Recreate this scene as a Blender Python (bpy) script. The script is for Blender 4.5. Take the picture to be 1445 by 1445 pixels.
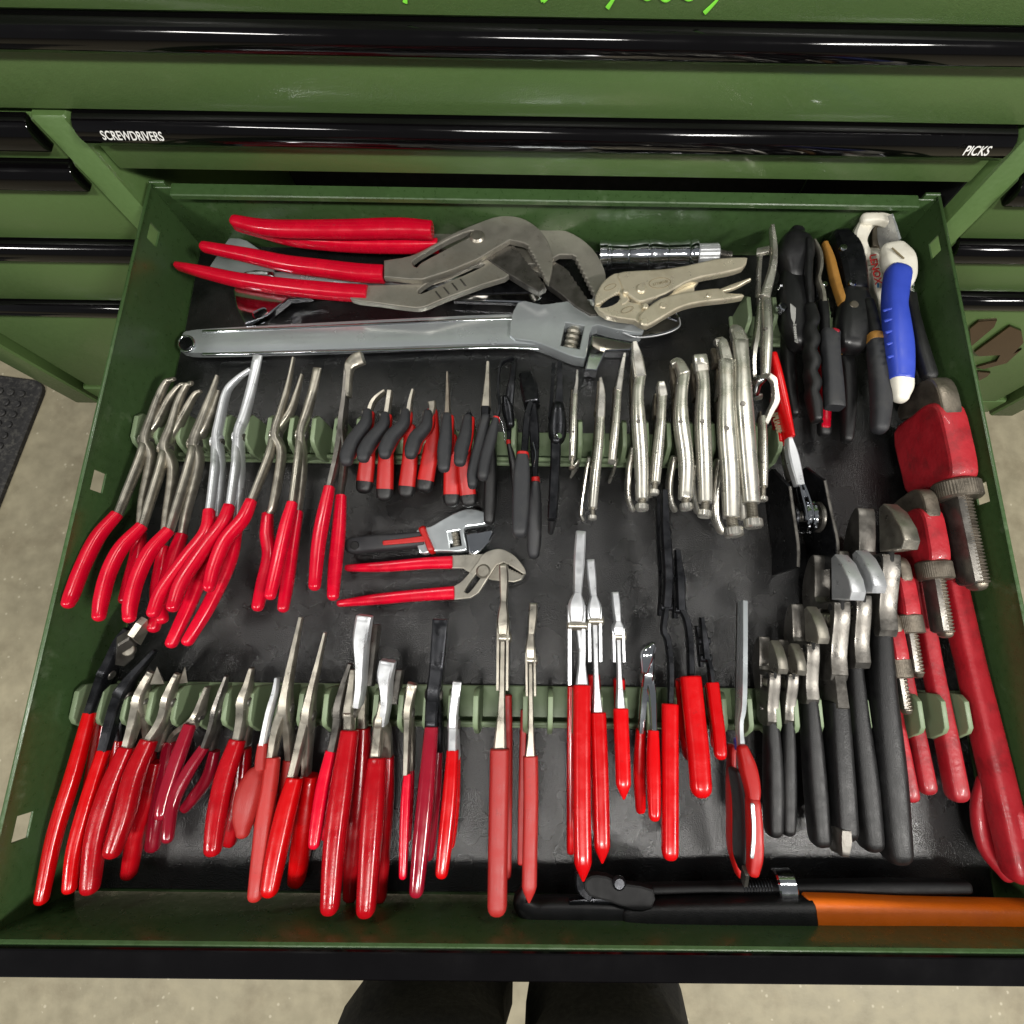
import bpy, math, random
import numpy as np
from mathutils import Vector, Matrix
random.seed(4); rng = np.random.default_rng(4)
for o in list(bpy.data.objects): bpy.data.objects.remove(o)
SC = bpy.context.scene; COL = SC.collection
PI = math.pi
# ------------------------------------------------------------------ camera
# metres; drawer floor at z=0, back wall of the drawer at y=0, x to the right
F_PX, PITCH, YAW, ROLL = 769.467, 0.24895, -0.01957, 0.03222
CX, CY, CZ = 0.00146, -0.47442, 0.55467
PPX, PPY, SIZE = 722.5+47.573, 722.5+8.154, 1445.0
def rx(a): return np.array([[1,0,0],[0,math.cos(a),-math.sin(a)],[0,math.sin(a),math.cos(a)]])
def rz(a): return np.array([[math.cos(a),-math.sin(a),0],[math.sin(a),math.cos(a),0],[0,0,1]])
RC = rz(YAW)@rx(PITCH)@rz(ROLL); CP = np.array([CX,CY,CZ])
cam = bpy.data.cameras.new('camera'); cam.sensor_width = 36; cam.lens = F_PX/SIZE*36
cam.shift_x = -47.573/SIZE; cam.shift_y = 8.154/SIZE; cam.clip_start = .02; cam.clip_end = 60
camo = bpy.data.objects.new('camera', cam); COL.objects.link(camo)
M4 = Matrix([list(RC[i])+[CP[i]] for i in range(3)]+[[0,0,0,1]]); camo.matrix_world = M4
SC.camera = camo
# ------------------------------------------------------------------ light
w = bpy.data.worlds.new('World'); SC.world = w; w.use_nodes = True
bg = w.node_tree.nodes['Background']; bg.inputs[0].default_value = (.93,.97,1,1); bg.inputs[1].default_value = .12
def area(name, loc, sx, sy, power, aim, col=(1,.97,.92)):
    l = bpy.data.lights.new(name,'AREA'); l.shape='RECTANGLE'; l.size=sx; l.size_y=sy; l.energy=power; l.color=col
    o = bpy.data.objects.new(name,l); COL.objects.link(o); o.location=loc
    o.rotation_euler = (Vector(aim)-Vector(loc)).to_track_quat('-Z','Y').to_euler()
    return o
for x,p in ((-1.75,26),(0.05,27),(1.75,54)):
    area('ceiling_lamp',(x,-1.40,2.05),.62,.13,p,(x*.9,-1.2,0))
for x,p in ((-1.0,9),(.95,9)):
    area('ceiling_lamp',(x,.75,2.1),.62,.13,p,(x*.8,.3,0))
vs = SC.view_settings; vs.view_transform='Standard'; vs.look='None'; vs.exposure=.4; vs.gamma=1; vs.use_curve_mapping=False
SC.render.engine='CYCLES'; SC.render.resolution_x=1024; SC.render.resolution_y=1024
# ------------------------------------------------------------------ materials
def srgb(r,g,b):
    f=lambda c:(c/255/12.92) if c<=10 else ((c/255+.055)/1.055)**2.4
    return (f(r),f(g),f(b),1)
MATS={}
def mat(name, col, rough=.4, metal=0, var=.12, nscale=60, bump=0, bscale=400, coat=0, spec=.5, rvar=.1, dirt=None, dscale=25, damt=.5, trans=0, streak=None, tint=.0, grime_glint=0, gcol=(.02,.012,.01,1), gscale=150):
    m=bpy.data.materials.new(name); m.use_nodes=True; N=m.node_tree.nodes; L=m.node_tree.links
    b=N['Principled BSDF']
    tc=N.new('ShaderNodeTexCoord'); vec=tc.outputs['Object']
    if streak:
        mp=N.new('ShaderNodeMapping'); mp.inputs['Scale'].default_value=streak; L.new(vec,mp.inputs[0]); vec=mp.outputs[0]
    n1=N.new('ShaderNodeTexNoise'); n1.inputs['Scale'].default_value=nscale; n1.inputs['Detail'].default_value=6; L.new(vec,n1.inputs['Vector'])
    mr=N.new('ShaderNodeMapRange'); L.new(n1.outputs[0],mr.inputs[0]); mr.inputs[1].default_value=.25; mr.inputs[2].default_value=.75
    mr.inputs[3].default_value=1-var; mr.inputs[4].default_value=1+var
    mx=N.new('ShaderNodeVectorMath'); mx.operation='SCALE'; mx.inputs[0].default_value=col[:3]; L.new(mr.outputs[0],mx.inputs['Scale'])
    oi=N.new('ShaderNodeObjectInfo'); rm=N.new('ShaderNodeMapRange'); rm.inputs[3].default_value=1-tint; rm.inputs[4].default_value=1+tint*.6; L.new(oi.outputs['Random'],rm.inputs[0])
    mt=N.new('ShaderNodeVectorMath'); mt.operation='SCALE'; L.new(mx.outputs[0],mt.inputs[0]); L.new(rm.outputs[0],mt.inputs['Scale']); cout=mt.outputs[0]
    if grime_glint:
        n4=N.new('ShaderNodeTexNoise'); n4.inputs['Scale'].default_value=gscale; n4.inputs['Detail'].default_value=9; n4.inputs['Roughness'].default_value=.7; L.new(vec,n4.inputs['Vector'])
        r4=N.new('ShaderNodeMapRange'); L.new(n4.outputs[0],r4.inputs[0]); r4.inputs[1].default_value=.60; r4.inputs[2].default_value=.72; r4.inputs[4].default_value=grime_glint
        m4=N.new('ShaderNodeMix'); m4.data_type='RGBA'; L.new(r4.outputs[0],m4.inputs[0]); L.new(cout,m4.inputs[6]); m4.inputs[7].default_value=gcol; cout=m4.outputs[2]
    if dirt:
        n2=N.new('ShaderNodeTexNoise'); n2.inputs['Scale'].default_value=dscale; n2.inputs['Detail'].default_value=8; n2.inputs['Roughness'].default_value=.65; L.new(vec,n2.inputs['Vector'])
        r2=N.new('ShaderNodeMapRange'); L.new(n2.outputs[0],r2.inputs[0]); r2.inputs[1].default_value=.5; r2.inputs[2].default_value=.72; r2.inputs[4].default_value=damt
        mi=N.new('ShaderNodeMix'); mi.data_type='RGBA'; L.new(r2.outputs[0],mi.inputs[0]); L.new(cout,mi.inputs[6]); mi.inputs[7].default_value=dirt
        cout=mi.outputs[2]
    L.new(cout,b.inputs['Base Color'])
    rr=N.new('ShaderNodeMapRange'); L.new(n1.outputs[0],rr.inputs[0]); rr.inputs[1].default_value=.3; rr.inputs[2].default_value=.7
    rr.inputs[3].default_value=max(.02,rough-rvar); rr.inputs[4].default_value=rough+rvar; L.new(rr.outputs[0],b.inputs['Roughness'])
    b.inputs['Metallic'].default_value=metal; b.inputs['Specular IOR Level'].default_value=spec; b.inputs['Coat Weight'].default_value=coat; b.inputs['Coat Roughness'].default_value=.08
    if trans: b.inputs['Subsurface Weight'].default_value=trans; b.inputs['Subsurface Radius'].default_value=(.004,.001,.001)
    if bump:
        n3=N.new('ShaderNodeTexNoise'); n3.inputs['Scale'].default_value=bscale; n3.inputs['Detail'].default_value=3; L.new(vec,n3.inputs['Vector'])
        bp=N.new('ShaderNodeBump'); bp.inputs['Strength'].default_value=bump; bp.inputs['Distance'].default_value=.001; L.new(n3.outputs[0],bp.inputs['Height']); L.new(bp.outputs[0],b.inputs['Normal'])
    MATS[name]=m; return m
mat('green_paint',srgb(82,108,60),.42,.0,.05,260,.2,900,.1,rvar=.07,dirt=srgb(72,94,52),dscale=5,damt=.4,grime_glint=.25,gcol=srgb(104,122,84),gscale=60)
mat('green_drawer',srgb(58,82,46),.34,.0,.1,160,.1,700,.1,rvar=.1,dirt=srgb(46,62,36),dscale=9,damt=.6,grime_glint=.35,gcol=srgb(120,136,108),gscale=28)  # pale blotches paint reflections off the chrome into the wall colour
mat('black_gloss',srgb(7,6,7),.1,0,.1,30,0,coat=0,rvar=.04,spec=.32)
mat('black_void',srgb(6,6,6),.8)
mat('red_dip',srgb(196,6,38),.24,0,.08,70,.06,500,.08,spec=.35,dirt=srgb(170,14,36),dscale=40,damt=.35,trans=.06,tint=0.16,grime_glint=0.30)
mat('red_bright',srgb(190,4,9),.22,0,.06,60,.05,400,.1,spec=.38,dirt=srgb(180,10,14),dscale=35,damt=.3,trans=.06,tint=0.16,grime_glint=0.30)
mat('red_satin',srgb(158,7,18),.2,0,.1,80,.12,700,.06,spec=.32,dirt=srgb(120,16,22),dscale=45,damt=.45,trans=.05,tint=0.16,grime_glint=0.30)
mat('red_coral',srgb(160,32,28),.5,0,.07,90,.2,900,.0,dirt=srgb(150,44,40),dscale=50,damt=.4,tint=0.16,grime_glint=0.50)
mat('red_deep',srgb(132,14,34),.16,0,.08,60,.03,400,.3,trans=.12,tint=0.16,grime_glint=0.30)
mat('red_cast',srgb(164,28,38),.46,0,.1,60,.35,260,.1,spec=.4,dirt=srgb(96,26,28),dscale=38,damt=.75,tint=0.16,grime_glint=0.50)
mat('red_soft',srgb(172,16,12),.45,0,.05,80,.1,600,tint=0.16,grime_glint=0.30)
mat('steel',srgb(164,159,147),.36,.88,.16,90,.08,700,rvar=.1,dirt=srgb(100,92,80),dscale=60,damt=.5,tint=0.12,grime_glint=0.35)
mat('steel_flat',srgb(164,160,149),.4,.7,.14,60,.08,700,rvar=.1,dirt=srgb(96,88,74),dscale=30,damt=.55,tint=0.12,grime_glint=0.50)
mat('steel_dark',srgb(104,101,96),.36,.8,.2,90,.1,700,rvar=.12,dirt=srgb(56,51,44),dscale=70,damt=.6,tint=0.12,grime_glint=0.35)
mat('steel_light',srgb(204,206,208),.34,.7,.1,120,.06,800,rvar=.08,dirt=srgb(150,152,154),dscale=60,damt=.4,tint=0.12,grime_glint=0.35)
mat('steel_black',srgb(38,39,42),.32,.8,.2,90,.08,700,rvar=.1,dirt=srgb(84,84,86),dscale=80,damt=.35)
mat('steel_worn',srgb(126,118,106),.4,.8,.2,70,.2,500,rvar=.12,dirt=srgb(66,56,46),dscale=50,damt=.7,tint=0.12,grime_glint=0.50)
mat('chrome',srgb(212,214,218),.09,1,.05,60,.02,300,rvar=.05)
mat('satin_chrome',srgb(188,194,196),.22,.66,.05,40,.0,1200,rvar=.06,dirt=srgb(150,154,156),dscale=20,damt=.35,grime_glint=.25,gcol=srgb(110,110,108),gscale=110)
mat('nickel',srgb(210,207,197),.29,.86,.06,70,.03,500,rvar=.09,dirt=srgb(150,138,112),dscale=45,damt=.45,tint=0.12,grime_glint=0.35)
mat('nickel_flat',srgb(204,195,172),.33,.6,.06,70,.03,500,rvar=.08,dirt=srgb(150,136,108),dscale=30,damt=.45,grime_glint=.3)
mat('rubber_black',srgb(13,13,14),.48,0,.15,120,.25,900,rvar=.08,dirt=srgb(30,30,30),dscale=60,damt=.4,tint=0.12,grime_glint=0.35)
mat('rubber_grey',srgb(38,39,42),.58,0,.1,120,.25,1000,rvar=.08,dirt=srgb(62,61,58),dscale=60,damt=.4,tint=0.12,grime_glint=0.35)
mat('plastic_black',srgb(24,24,25),.36,0,.1,80,.08,600,rvar=.08)
mat('black_matte',srgb(15,15,16),.62,0,.1,80,.15,600,rvar=.08,spec=.25)
mat('pale_green',srgb(112,128,98),.48,0,.05,120,.06,600,rvar=.06,dirt=srgb(94,110,82),dscale=30,damt=.4)
mat('white_paint',srgb(222,218,204),.36,0,.05,60,.08,500,dirt=srgb(176,168,148),dscale=45,damt=.45)
mat('blue_rubber',srgb(48,70,176),.42,0,.06,80,.12,900)
mat('orange',srgb(226,108,18),.4,0,.08,60,.15,500,dirt=srgb(180,78,12),dscale=30,damt=.5)
mat('mustard',srgb(146,104,44),.5,0,.12,80,.2,600,dirt=srgb(84,62,30),dscale=60,damt=.5)
mat('print_white',srgb(225,225,220),.6); mat('print_red',srgb(190,26,30),.5); mat('print_grey',srgb(150,150,146),.6)
mat('print_lime',srgb(132,230,70),.4); mat('print_blue',srgb(40,110,160),.5); mat('print_dark',srgb(60,16,18),.6); mat('print_tan',srgb(120,108,82),.5)
mat('cloth_navy',srgb(12,13,18),.85,0,.25,180,.5,1200)
mat('mat_rubber',srgb(36,35,35),.6,0,.3,70,.4,300,dirt=srgb(92,90,84),dscale=120,damt=.7)
mat('bronze_chrome',srgb(110,92,78),.18,1,.1,40)
def mat_liner():
    m=mat('liner',srgb(10,10,11),.28,0,.25,22,.55,900,rvar=.1,spec=.6)
    N=m.node_tree.nodes; L=m.node_tree.links; b=N['Principled BSDF']
    tc=N.new('ShaderNodeTexCoord')
    n=N.new('ShaderNodeTexNoise'); n.inputs['Scale'].default_value=7; n.inputs['Detail'].default_value=7; n.inputs['Roughness'].default_value=.6; n.inputs['Distortion'].default_value=.6; L.new(tc.outputs['Object'],n.inputs['Vector'])
    r=N.new('ShaderNodeMapRange'); r.inputs[1].default_value=.48; r.inputs[2].default_value=.75; r.inputs[4].default_value=.75; L.new(n.outputs[0],r.inputs[0])
    v=N.new('ShaderNodeTexVoronoi'); v.inputs['Scale'].default_value=75; L.new(tc.outputs['Object'],v.inputs['Vector'])
    vr=N.new('ShaderNodeMapRange'); vr.inputs[1].default_value=.05; vr.inputs[2].default_value=.02; L.new(v.outputs['Distance'],vr.inputs[0])
    ad=N.new('ShaderNodeMath'); ad.operation='MAXIMUM'; L.new(r.outputs[0],ad.inputs[0]); L.new(vr.outputs[0],ad.inputs[1])
    src=b.inputs['Base Color'].links[0].from_socket
    mi=N.new('ShaderNodeMix'); mi.data_type='RGBA'; L.new(ad.outputs[0],mi.inputs[0]); L.new(src,mi.inputs[6]); mi.inputs[7].default_value=srgb(46,45,44); L.new(mi.outputs[2],b.inputs['Base Color'])
mat_liner()
def mat_floor():
    m=mat('concrete',srgb(148,140,116),.46,0,.16,34,.15,200,rvar=.1,dirt=srgb(116,106,84),dscale=11,damt=.6)
    N=m.node_tree.nodes; L=m.node_tree.links; b=N['Principled BSDF']; tc=N.new('ShaderNodeTexCoord')
    v=N.new('ShaderNodeTexVoronoi'); v.inputs['Scale'].default_value=60; L.new(tc.outputs['Object'],v.inputs['Vector'])
    vr=N.new('ShaderNodeMapRange'); vr.inputs[1].default_value=.2; vr.inputs[2].default_value=.1; vr.inputs[4].default_value=.38; L.new(v.outputs['Distance'],vr.inputs[0])
    n=N.new('ShaderNodeTexNoise'); n.inputs['Scale'].default_value=20; L.new(tc.outputs['Object'],n.inputs['Vector'])
    g=N.new('ShaderNodeMath'); g.operation='GREATER_THAN'; g.inputs[1].default_value=.54; L.new(n.outputs[0],g.inputs[0])
    mu=N.new('ShaderNodeMath'); mu.operation='MULTIPLY'; L.new(vr.outputs[0],mu.inputs[0]); L.new(g.outputs[0],mu.inputs[1])
    src=b.inputs['Base Color'].links[0].from_socket
    mi=N.new('ShaderNodeMix'); mi.data_type='RGBA'; L.new(mu.outputs[0],mi.inputs[0]); L.new(src,mi.inputs[6]); mi.inputs[7].default_value=srgb(214,206,182); L.new(mi.outputs[2],b.inputs['Base Color'])
mat_floor()
# ------------------------------------------------------------------ geometry helpers
def at(px,py,z):
    d=RC@np.array([(px-PPX)/F_PX,-(py-PPY)/F_PX,-1.]); t=(z-CP[2])/d[2]; return CP+t*d
def aty(px,py,y):
    d=RC@np.array([(px-PPX)/F_PX,-(py-PPY)/F_PX,-1.]); t=(y-CP[1])/d[1]; return CP+t*d
def mpp(p): return float(-((np.asarray(p)-CP)@RC)[2]/F_PX)        # metres per photo pixel at a point
class View:                                                        # a survey sheet: enlarged patch of the drawer
    def __init__(s,x0,y0,k): s.x0,s.y0,s.k=x0,y0,k
    def p(s,uv,z): return at(s.x0+uv[0]/s.k, s.y0+uv[1]/s.k, z/1000.)
VA=View(80,480,3.283); VB=View(460,480,3.612); VC=View(760,440,4.014); VD=View(30,840,3.14); VE=View(320,840,3.142)
VF=View(640,720,2.45); VG=View(860,680,2.493); VH=View(1040,700,2.777); VI=View(1200,520,1.951); VJ=View(980,280,3.44)
VK=View(200,280,3.44); VL=View(580,280,3.44); VM=View(680,1180,1.889); VN=View(1040,300,4.983); VO=View(680,490,4.661)
VP=View(1060,500,4.815); VX=View(0,0,1); VQ=View(1080,300,7.225); VR=View(830,310,5.16); VS=View(1000,840,3.44)
def unit(v): return v/(np.linalg.norm(v)+1e-12)
def section(kind):
    if kind=='box':
        c=.72; return [(1,c),(c,1),(-c,1),(-1,c),(-1,-c),(-c,-1),(c,-1),(1,-c)]
    if kind=='sharp':
        c=.9; return [(1,c),(c,1),(-c,1),(-1,c),(-1,-c),(-c,-1),(c,-1),(1,-c)]
    e={'round':2.0,'soft':2.8,'slab':4.0}[kind]; n=18
    out=[]
    for i in range(n):
        t=2*PI*i/n; c,s=math.cos(t),math.sin(t)
        out.append((math.copysign(abs(c)**(2/e),c),math.copysign(abs(s)**(2/e),s)))
    return out
def crom(P,k):
    if len(P)<3 or k<2: return P
    Q=np.vstack([2*P[0]-P[1],P,2*P[-1]-P[-2]]); out=[]
    for i in range(1,len(Q)-2):
        p0,p1,p2,p3=Q[i-1:i+3]
        for j in range(k):
            t=j/k; out.append(.5*((2*p1)+(-p0+p2)*t+(2*p0-5*p1+4*p2-p3)*t*t+(-p0+3*p1-3*p2+p3)*t**3))
    out.append(P[-1]); return np.array(out)
def sweep(P,a,b,n=None,kind='round',cap0='flat',cap1='flat',sub=4):
    P=np.array(P,float); a=np.broadcast_to(np.array(a,float),(len(P),)); b=np.broadcast_to(np.array(b,float),(len(P),))
    D=np.column_stack([P,a,b]); D=crom(D,sub); P=D[:,:3]; a=np.maximum(D[:,3],1e-4); b=np.maximum(D[:,4],1e-4)
    T=np.gradient(P,axis=0); T=np.array([unit(t) for t in T])
    if n is None:
        n=np.cross(P[-1]-P[0],[0,0,1.]);
        if np.linalg.norm(n)<1e-6: n=np.array([1.,0,0])
    n=unit(np.array(n,float))
    rings=[]
    def ring(p,t,ra,rb):
        s=unit(n-(n@t)*t); u=np.cross(s,t); rings.append([p+s*x*ra+u*y*rb for x,y in SEC])
    SEC=section(kind)
    def cap(p,t,ra,rb,how,sgn):
        r=min(ra,rb); out=[]
        if how=='round':
            for th in (85,68,48,25): c=math.radians(th); out.append((p+t*sgn*r*math.sin(c)*1.0-t*sgn*r*0.0,math.cos(c)**.85))
        elif how=='point':
            for d,q in ((1.9,.12),(1.2,.5),(.55,.82)): out.append((p+t*sgn*r*d,q))
        else:
            out.append((p+t*sgn*r*.12,.9))
        return out
    for q,sc in cap(P[0],T[0],a[0],b[0],cap0,-1): ring(q,T[0],a[0]*sc,b[0]*sc)
    for i in range(len(P)): ring(P[i],T[i],a[i],b[i])
    for q,sc in cap(P[-1],T[-1],a[-1],b[-1],cap1,1)[::-1]: ring(q,T[-1],a[-1]*sc,b[-1]*sc)
    m=len(SEC); V=[v for r in rings for v in r]; F=[]
    for i in range(len(rings)-1):
        for j in range(m):
            k=(j+1)%m; F.append((i*m+j,i*m+k,(i+1)*m+k,(i+1)*m+j))
    F.append(tuple(range(m))[::-1]); L0=(len(rings)-1)*m; F.append(tuple(L0+j for j in range(m)))
    return V,F
def join(*ms):
    V=[];F=[]
    for v,f in ms:
        o=len(V); V+=list(v); F+=[tuple(i+o for i in q) for q in f]
    return V,F
def boxm(lo,hi,bev=.0):
    lo=np.array(lo,float);hi=np.array(hi,float)
    c=(lo+hi)/2;h=(hi-lo)/2
    if bev<=0:
        V=[c+h*np.array([x,y,z]) for x in(-1,1) for y in(-1,1) for z in(-1,1)]
        return V,[(0,1,3,2),(4,6,7,5),(0,4,5,1),(2,3,7,6),(0,2,6,4),(1,5,7,3)]
    P=[]
    ax=int(np.argmax(h)); o=[i for i in range(3) if i!=ax]
    e=np.eye(3)
    V=[];b=min(bev,h.min()*.9)
    secs=[(1,1-b/h[o[1]]),(1-b/h[o[0]],1),(-1+b/h[o[0]],1),(-1,1-b/h[o[1]]),(-1,-1+b/h[o[1]]),(-1+b/h[o[0]],-1),(1-b/h[o[0]],-1),(1,-1+b/h[o[1]])]
    def R(t,sh):
        for x,y in secs: V.append(c+e[ax]*t+e[o[0]]*x*(h[o[0]]-sh)+e[o[1]]*y*(h[o[1]]-sh))
    R(-h[ax],b*.7);R(-h[ax]+b,0);R(h[ax]-b,0);R(h[ax],b*.7)
    F=[(i*8+j,i*8+(j+1)%8,i*8+8+(j+1)%8,i*8+8+j) for i in range(3) for j in range(8)]
    F+= [tuple(range(8))[::-1],tuple(range(24,32))]
    return V,F
def cyl(p0,p1,r,seg=20,bev=.12,knurl=0.,r1=None):
    p0=np.array(p0,float);p1=np.array(p1,float);t=unit(p1-p0);u=unit(np.cross(t,[.3,.9,.2]));v=np.cross(t,u);r1=r if r1 is None else r1
    L=np.linalg.norm(p1-p0);b=min(bev*r,L*.3);V=[]
    for d,rr in ((0,r-b),(b,r),(L-b,r1),(L,r1-b)):
        for j in range(seg):
            q=rr*(1-(knurl if j%2 else 0)); th=2*PI*j/seg; V.append(p0+t*d+u*q*math.cos(th)+v*q*math.sin(th))
    F=[(i*seg+j,i*seg+(j+1)%seg,(i+1)*seg+(j+1)%seg,(i+1)*seg+j) for i in range(3) for j in range(seg)]
    F+=[tuple(range(seg))[::-1],tuple(3*seg+j for j in range(seg))]
    return V,F
def lathe(p0,p1,prof,seg=24):
    p0=np.array(p0,float);p1=np.array(p1,float);t=unit(p1-p0);u=unit(np.cross(t,[.3,.9,.2]));v=np.cross(t,u);L=np.linalg.norm(p1-p0);V=[]
    for d,r in prof:
        for j in range(seg):
            th=2*PI*j/seg; V.append(p0+t*d*L+u*r*math.cos(th)+v*r*math.sin(th))
    n=len(prof);F=[(i*seg+j,i*seg+(j+1)%seg,(i+1)*seg+(j+1)%seg,(i+1)*seg+j) for i in range(n-1) for j in range(seg)]
    F+=[tuple(range(seg))[::-1],tuple((n-1)*seg+j for j in range(seg))]
    return V,F
def thread(p0,p1,a,b,n,pitch=.003,depth=.14,kind='slab'):
    p0=np.array(p0,float);p1=np.array(p1,float);L=np.linalg.norm(p1-p0);k=max(3,int(L/pitch))
    P=[];A=[];B=[]
    for i in range(k):
        for f,s in ((0.05,1-depth),(.35,1.),(.62,1.),(.92,1-depth)):
            P.append(p0+(p1-p0)*(i+f)/k);A.append(a*s);B.append(b*s)
    return sweep(P,A,B,n,kind,'flat','round',sub=1)
def plate(loops,th,org,ex,ey,bev=.0006,res=0):
    cu=bpy.data.curves.new('tmp','CURVE'); cu.dimensions='2D'; cu.fill_mode='BOTH'; cu.extrude=max(th/2-bev,1e-4); cu.bevel_depth=bev; cu.bevel_resolution=1
    cu.offset=-bev
    for lp in loops:
        s=cu.splines.new('POLY'); s.points.add(len(lp)-1)
        for q,(x,y) in zip(s.points,lp): q.co=(x,y,0,1)
        s.use_cyclic_u=True
    o=bpy.data.objects.new('tmp',cu); me=bpy.data.meshes.new_from_object(o)
    ex=unit(np.array(ex,float));ey=np.array(ey,float);ey=unit(ey-(ey@ex)*ex);ez=np.cross(ex,ey);org=np.array(org,float)
    V=[org+ex*v.co.x+ey*v.co.y+ez*v.co.z for v in me.vertices]; F=[tuple(p.vertices) for p in me.polygons]
    bpy.data.objects.remove(o); bpy.data.curves.remove(cu); bpy.data.meshes.remove(me)
    return V,F
def smooth_loop(pts,k=4):
    P=np.array([list(p)+[0] for p in pts],float); n=len(P); out=[]
    for i in range(n):
        p0,p1,p2,p3=P[i-1],P[i],P[(i+1)%n],P[(i+2)%n]
        for j in range(k):
            t=j/k; out.append(.5*((2*p1)+(-p0+p2)*t+(2*p0-5*p1+4*p2-p3)*t*t+(-p0+3*p1-3*p2+p3)*t**3))
    return [(q[0],q[1]) for q in out]
def spl(pts,k=3):
    P=np.array([list(p)+[0] for p in pts],float); return [(q[0],q[1]) for q in crom(P,k)]
def circ(cx,cy,r,n=20): return [(cx+r*math.cos(2*PI*i/n),cy+r*math.sin(2*PI*i/n)) for i in range(n)]
def text(s,h,org,ex,ey,th=.0003,bold=0.,shear=0,sx=1.):
    cu=bpy.data.curves.new('tmp','FONT'); cu.body=s; cu.size=1; cu.extrude=th/h; cu.offset=bold; cu.shear=shear; cu.align_x='CENTER'; cu.align_y='CENTER'
    o=bpy.data.objects.new('tmp',cu); me=bpy.data.meshes.new_from_object(o)
    ex=unit(np.array(ex,float));ey=np.array(ey,float);ey=unit(ey-(ey@ex)*ex);ez=np.cross(ex,ey);org=np.array(org,float)
    V=[org+h*(ex*v.co.x*sx+ey*v.co.y+ez*v.co.z) for v in me.vertices]; F=[tuple(p.vertices) for p in me.polygons]
    bpy.data.objects.remove(o); bpy.data.curves.remove(cu); bpy.data.meshes.remove(me)
    return V,F
def mesh(name,vf,m,org=(0,0,0),ang=38):
    V,F=vf; me=bpy.data.meshes.new(name); org=np.array(org,float)
    me.from_pydata([tuple(np.array(v)-org) for v in V],[],F); me.materials.append(MATS[m]); me.validate(); me.update()
    if len(F)>8:
        import bmesh as _b
        bm=_b.new(); bm.from_mesh(me); _b.ops.recalc_face_normals(bm,faces=bm.faces); bm.to_mesh(me); bm.free()
    for p in me.polygons: p.use_smooth=True
    me.set_sharp_from_angle(angle=math.radians(ang))
    return me
class Thing:
    """collects the parts of one thing, then links an Empty with its parts as children"""
    def __init__(s,name,label,cat,group=None,kind=None): s.n,s.l,s.c,s.g,s.k=name,label,cat,group,kind; s.parts=[]
    def add(s,name,vf,m,sub=None,label=None,ang=38): s.parts.append((name,vf,m,sub,label,ang)); return len(s.parts)-1
    def done(s):
        A=np.array([v for p in s.parts for v in p[1][0]]); org=np.array([*A.mean(0)[:2],A[:,2].min()])
        e=bpy.data.objects.new(s.n,None); e.empty_display_size=.02; COL.objects.link(e); e.location=org
        e['label']=s.l; e['category']=s.c
        if s.g: e['group']=s.g
        if s.k: e['kind']=s.k
        obs=[]
        for name,vf,m,sub,lab,ang in s.parts:
            par=e if sub is None else obs[sub]
            o=bpy.data.objects.new(name,mesh(name,vf,m,org,ang)); COL.objects.link(o); o.parent=par; obs.append(o)
            if lab: o['label']=lab
        s.root=e; return e
def single(name,vf,m,label=None,cat=None,group=None,kind=None):
    A=np.array(vf[0]); org=np.array([*A.mean(0)[:2],A[:,2].min()])
    o=bpy.data.objects.new(name,mesh(name,vf,m,org)); o.location=org; COL.objects.link(o)
    for k,v in (('label',label),('category',cat),('group',group),('kind',kind)):
        if v: o[k]=v
    return o
def path(V,uvs,z):
    """points of a sheet at heights running evenly from z[0] to z[1] (mm)"""
    uv=np.array(uvs,float)
    if np.isscalar(z): zs=np.full(len(uv),z)
    elif len(z)==len(uv) and len(z)!=2: zs=np.array(z,float)
    else:
        d=np.r_[0,np.cumsum(np.hypot(*np.diff(uv,axis=0).T))]; d=d/(d[-1]+1e-9); zs=z[0]+(z[1]-z[0])*d
    return np.array([V.p(q,h) for q,h in zip(uv,zs)])
def strip(V,uvs,z,hw,dep=None,kind='round',cap0='flat',cap1='flat',flat=False,n=None,sub=4):
    """bar or grip along sheet points; hw = half width as seen from above (sheet px), dep = other half size (mm)"""
    P=path(V,uvs,z); hw=np.broadcast_to(np.array(hw,float),(len(P),)) if np.isscalar(hw) or len(hw)==len(P) else np.interp(np.linspace(0,1,len(P)),np.linspace(0,1,len(hw)),hw)
    a=np.array([h*mpp(p)/V.k for h,p in zip(hw,P)])
    if dep is None: b=a*1.0
    else: b=(np.array(dep,float)/1000)*np.ones(len(P)) if np.isscalar(dep) or len(dep)==len(P) else np.interp(np.linspace(0,1,len(P)),np.linspace(0,1,len(dep)),dep)/1000
    if flat: return sweep(P,b,a,(0,0,1.),kind,cap0,cap1,sub)
    return sweep(P,a,b,n,kind,cap0,cap1,sub)
def marks(a,b,up,h,n,seed=0,w=.00022,th=.00015):
    """a line of worn, unreadable lettering: a few short strokes per letter"""
    r=random.Random(seed); a=np.array(a,float); b=np.array(b,float); d=unit(b-a); up=unit(np.array(up,float)-np.array(up,float)@d*d); L=np.linalg.norm(b-a)/n; nr=np.cross(d,up); out=[]
    P=lambda i,x,y:a+d*L*(i+.15+.7*x)+up*h*(y-.5)
    for i in range(n):
        segs=r.choice([[(0,0,0,1),(0,1,1,1),(0,.5,.8,.5)],[(0,0,.5,1),(.5,1,1,0)],[(0,0,0,1),(0,1,.5,.4),(.5,.4,1,1),(1,1,1,0)],[(0,1,0,0),(0,0,1,0),(1,0,1,1)],[(0,1,1,1),(.5,1,.5,0)],[(0,0,0,1),(0,1,1,0),(1,0,1,1)]])
        for x0,y0,x1,y1 in segs: out.append(sweep([P(i,x0,y0),P(i,x1,y1)],th,w,nr,'sharp',sub=1))
    return join(*out)
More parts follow.
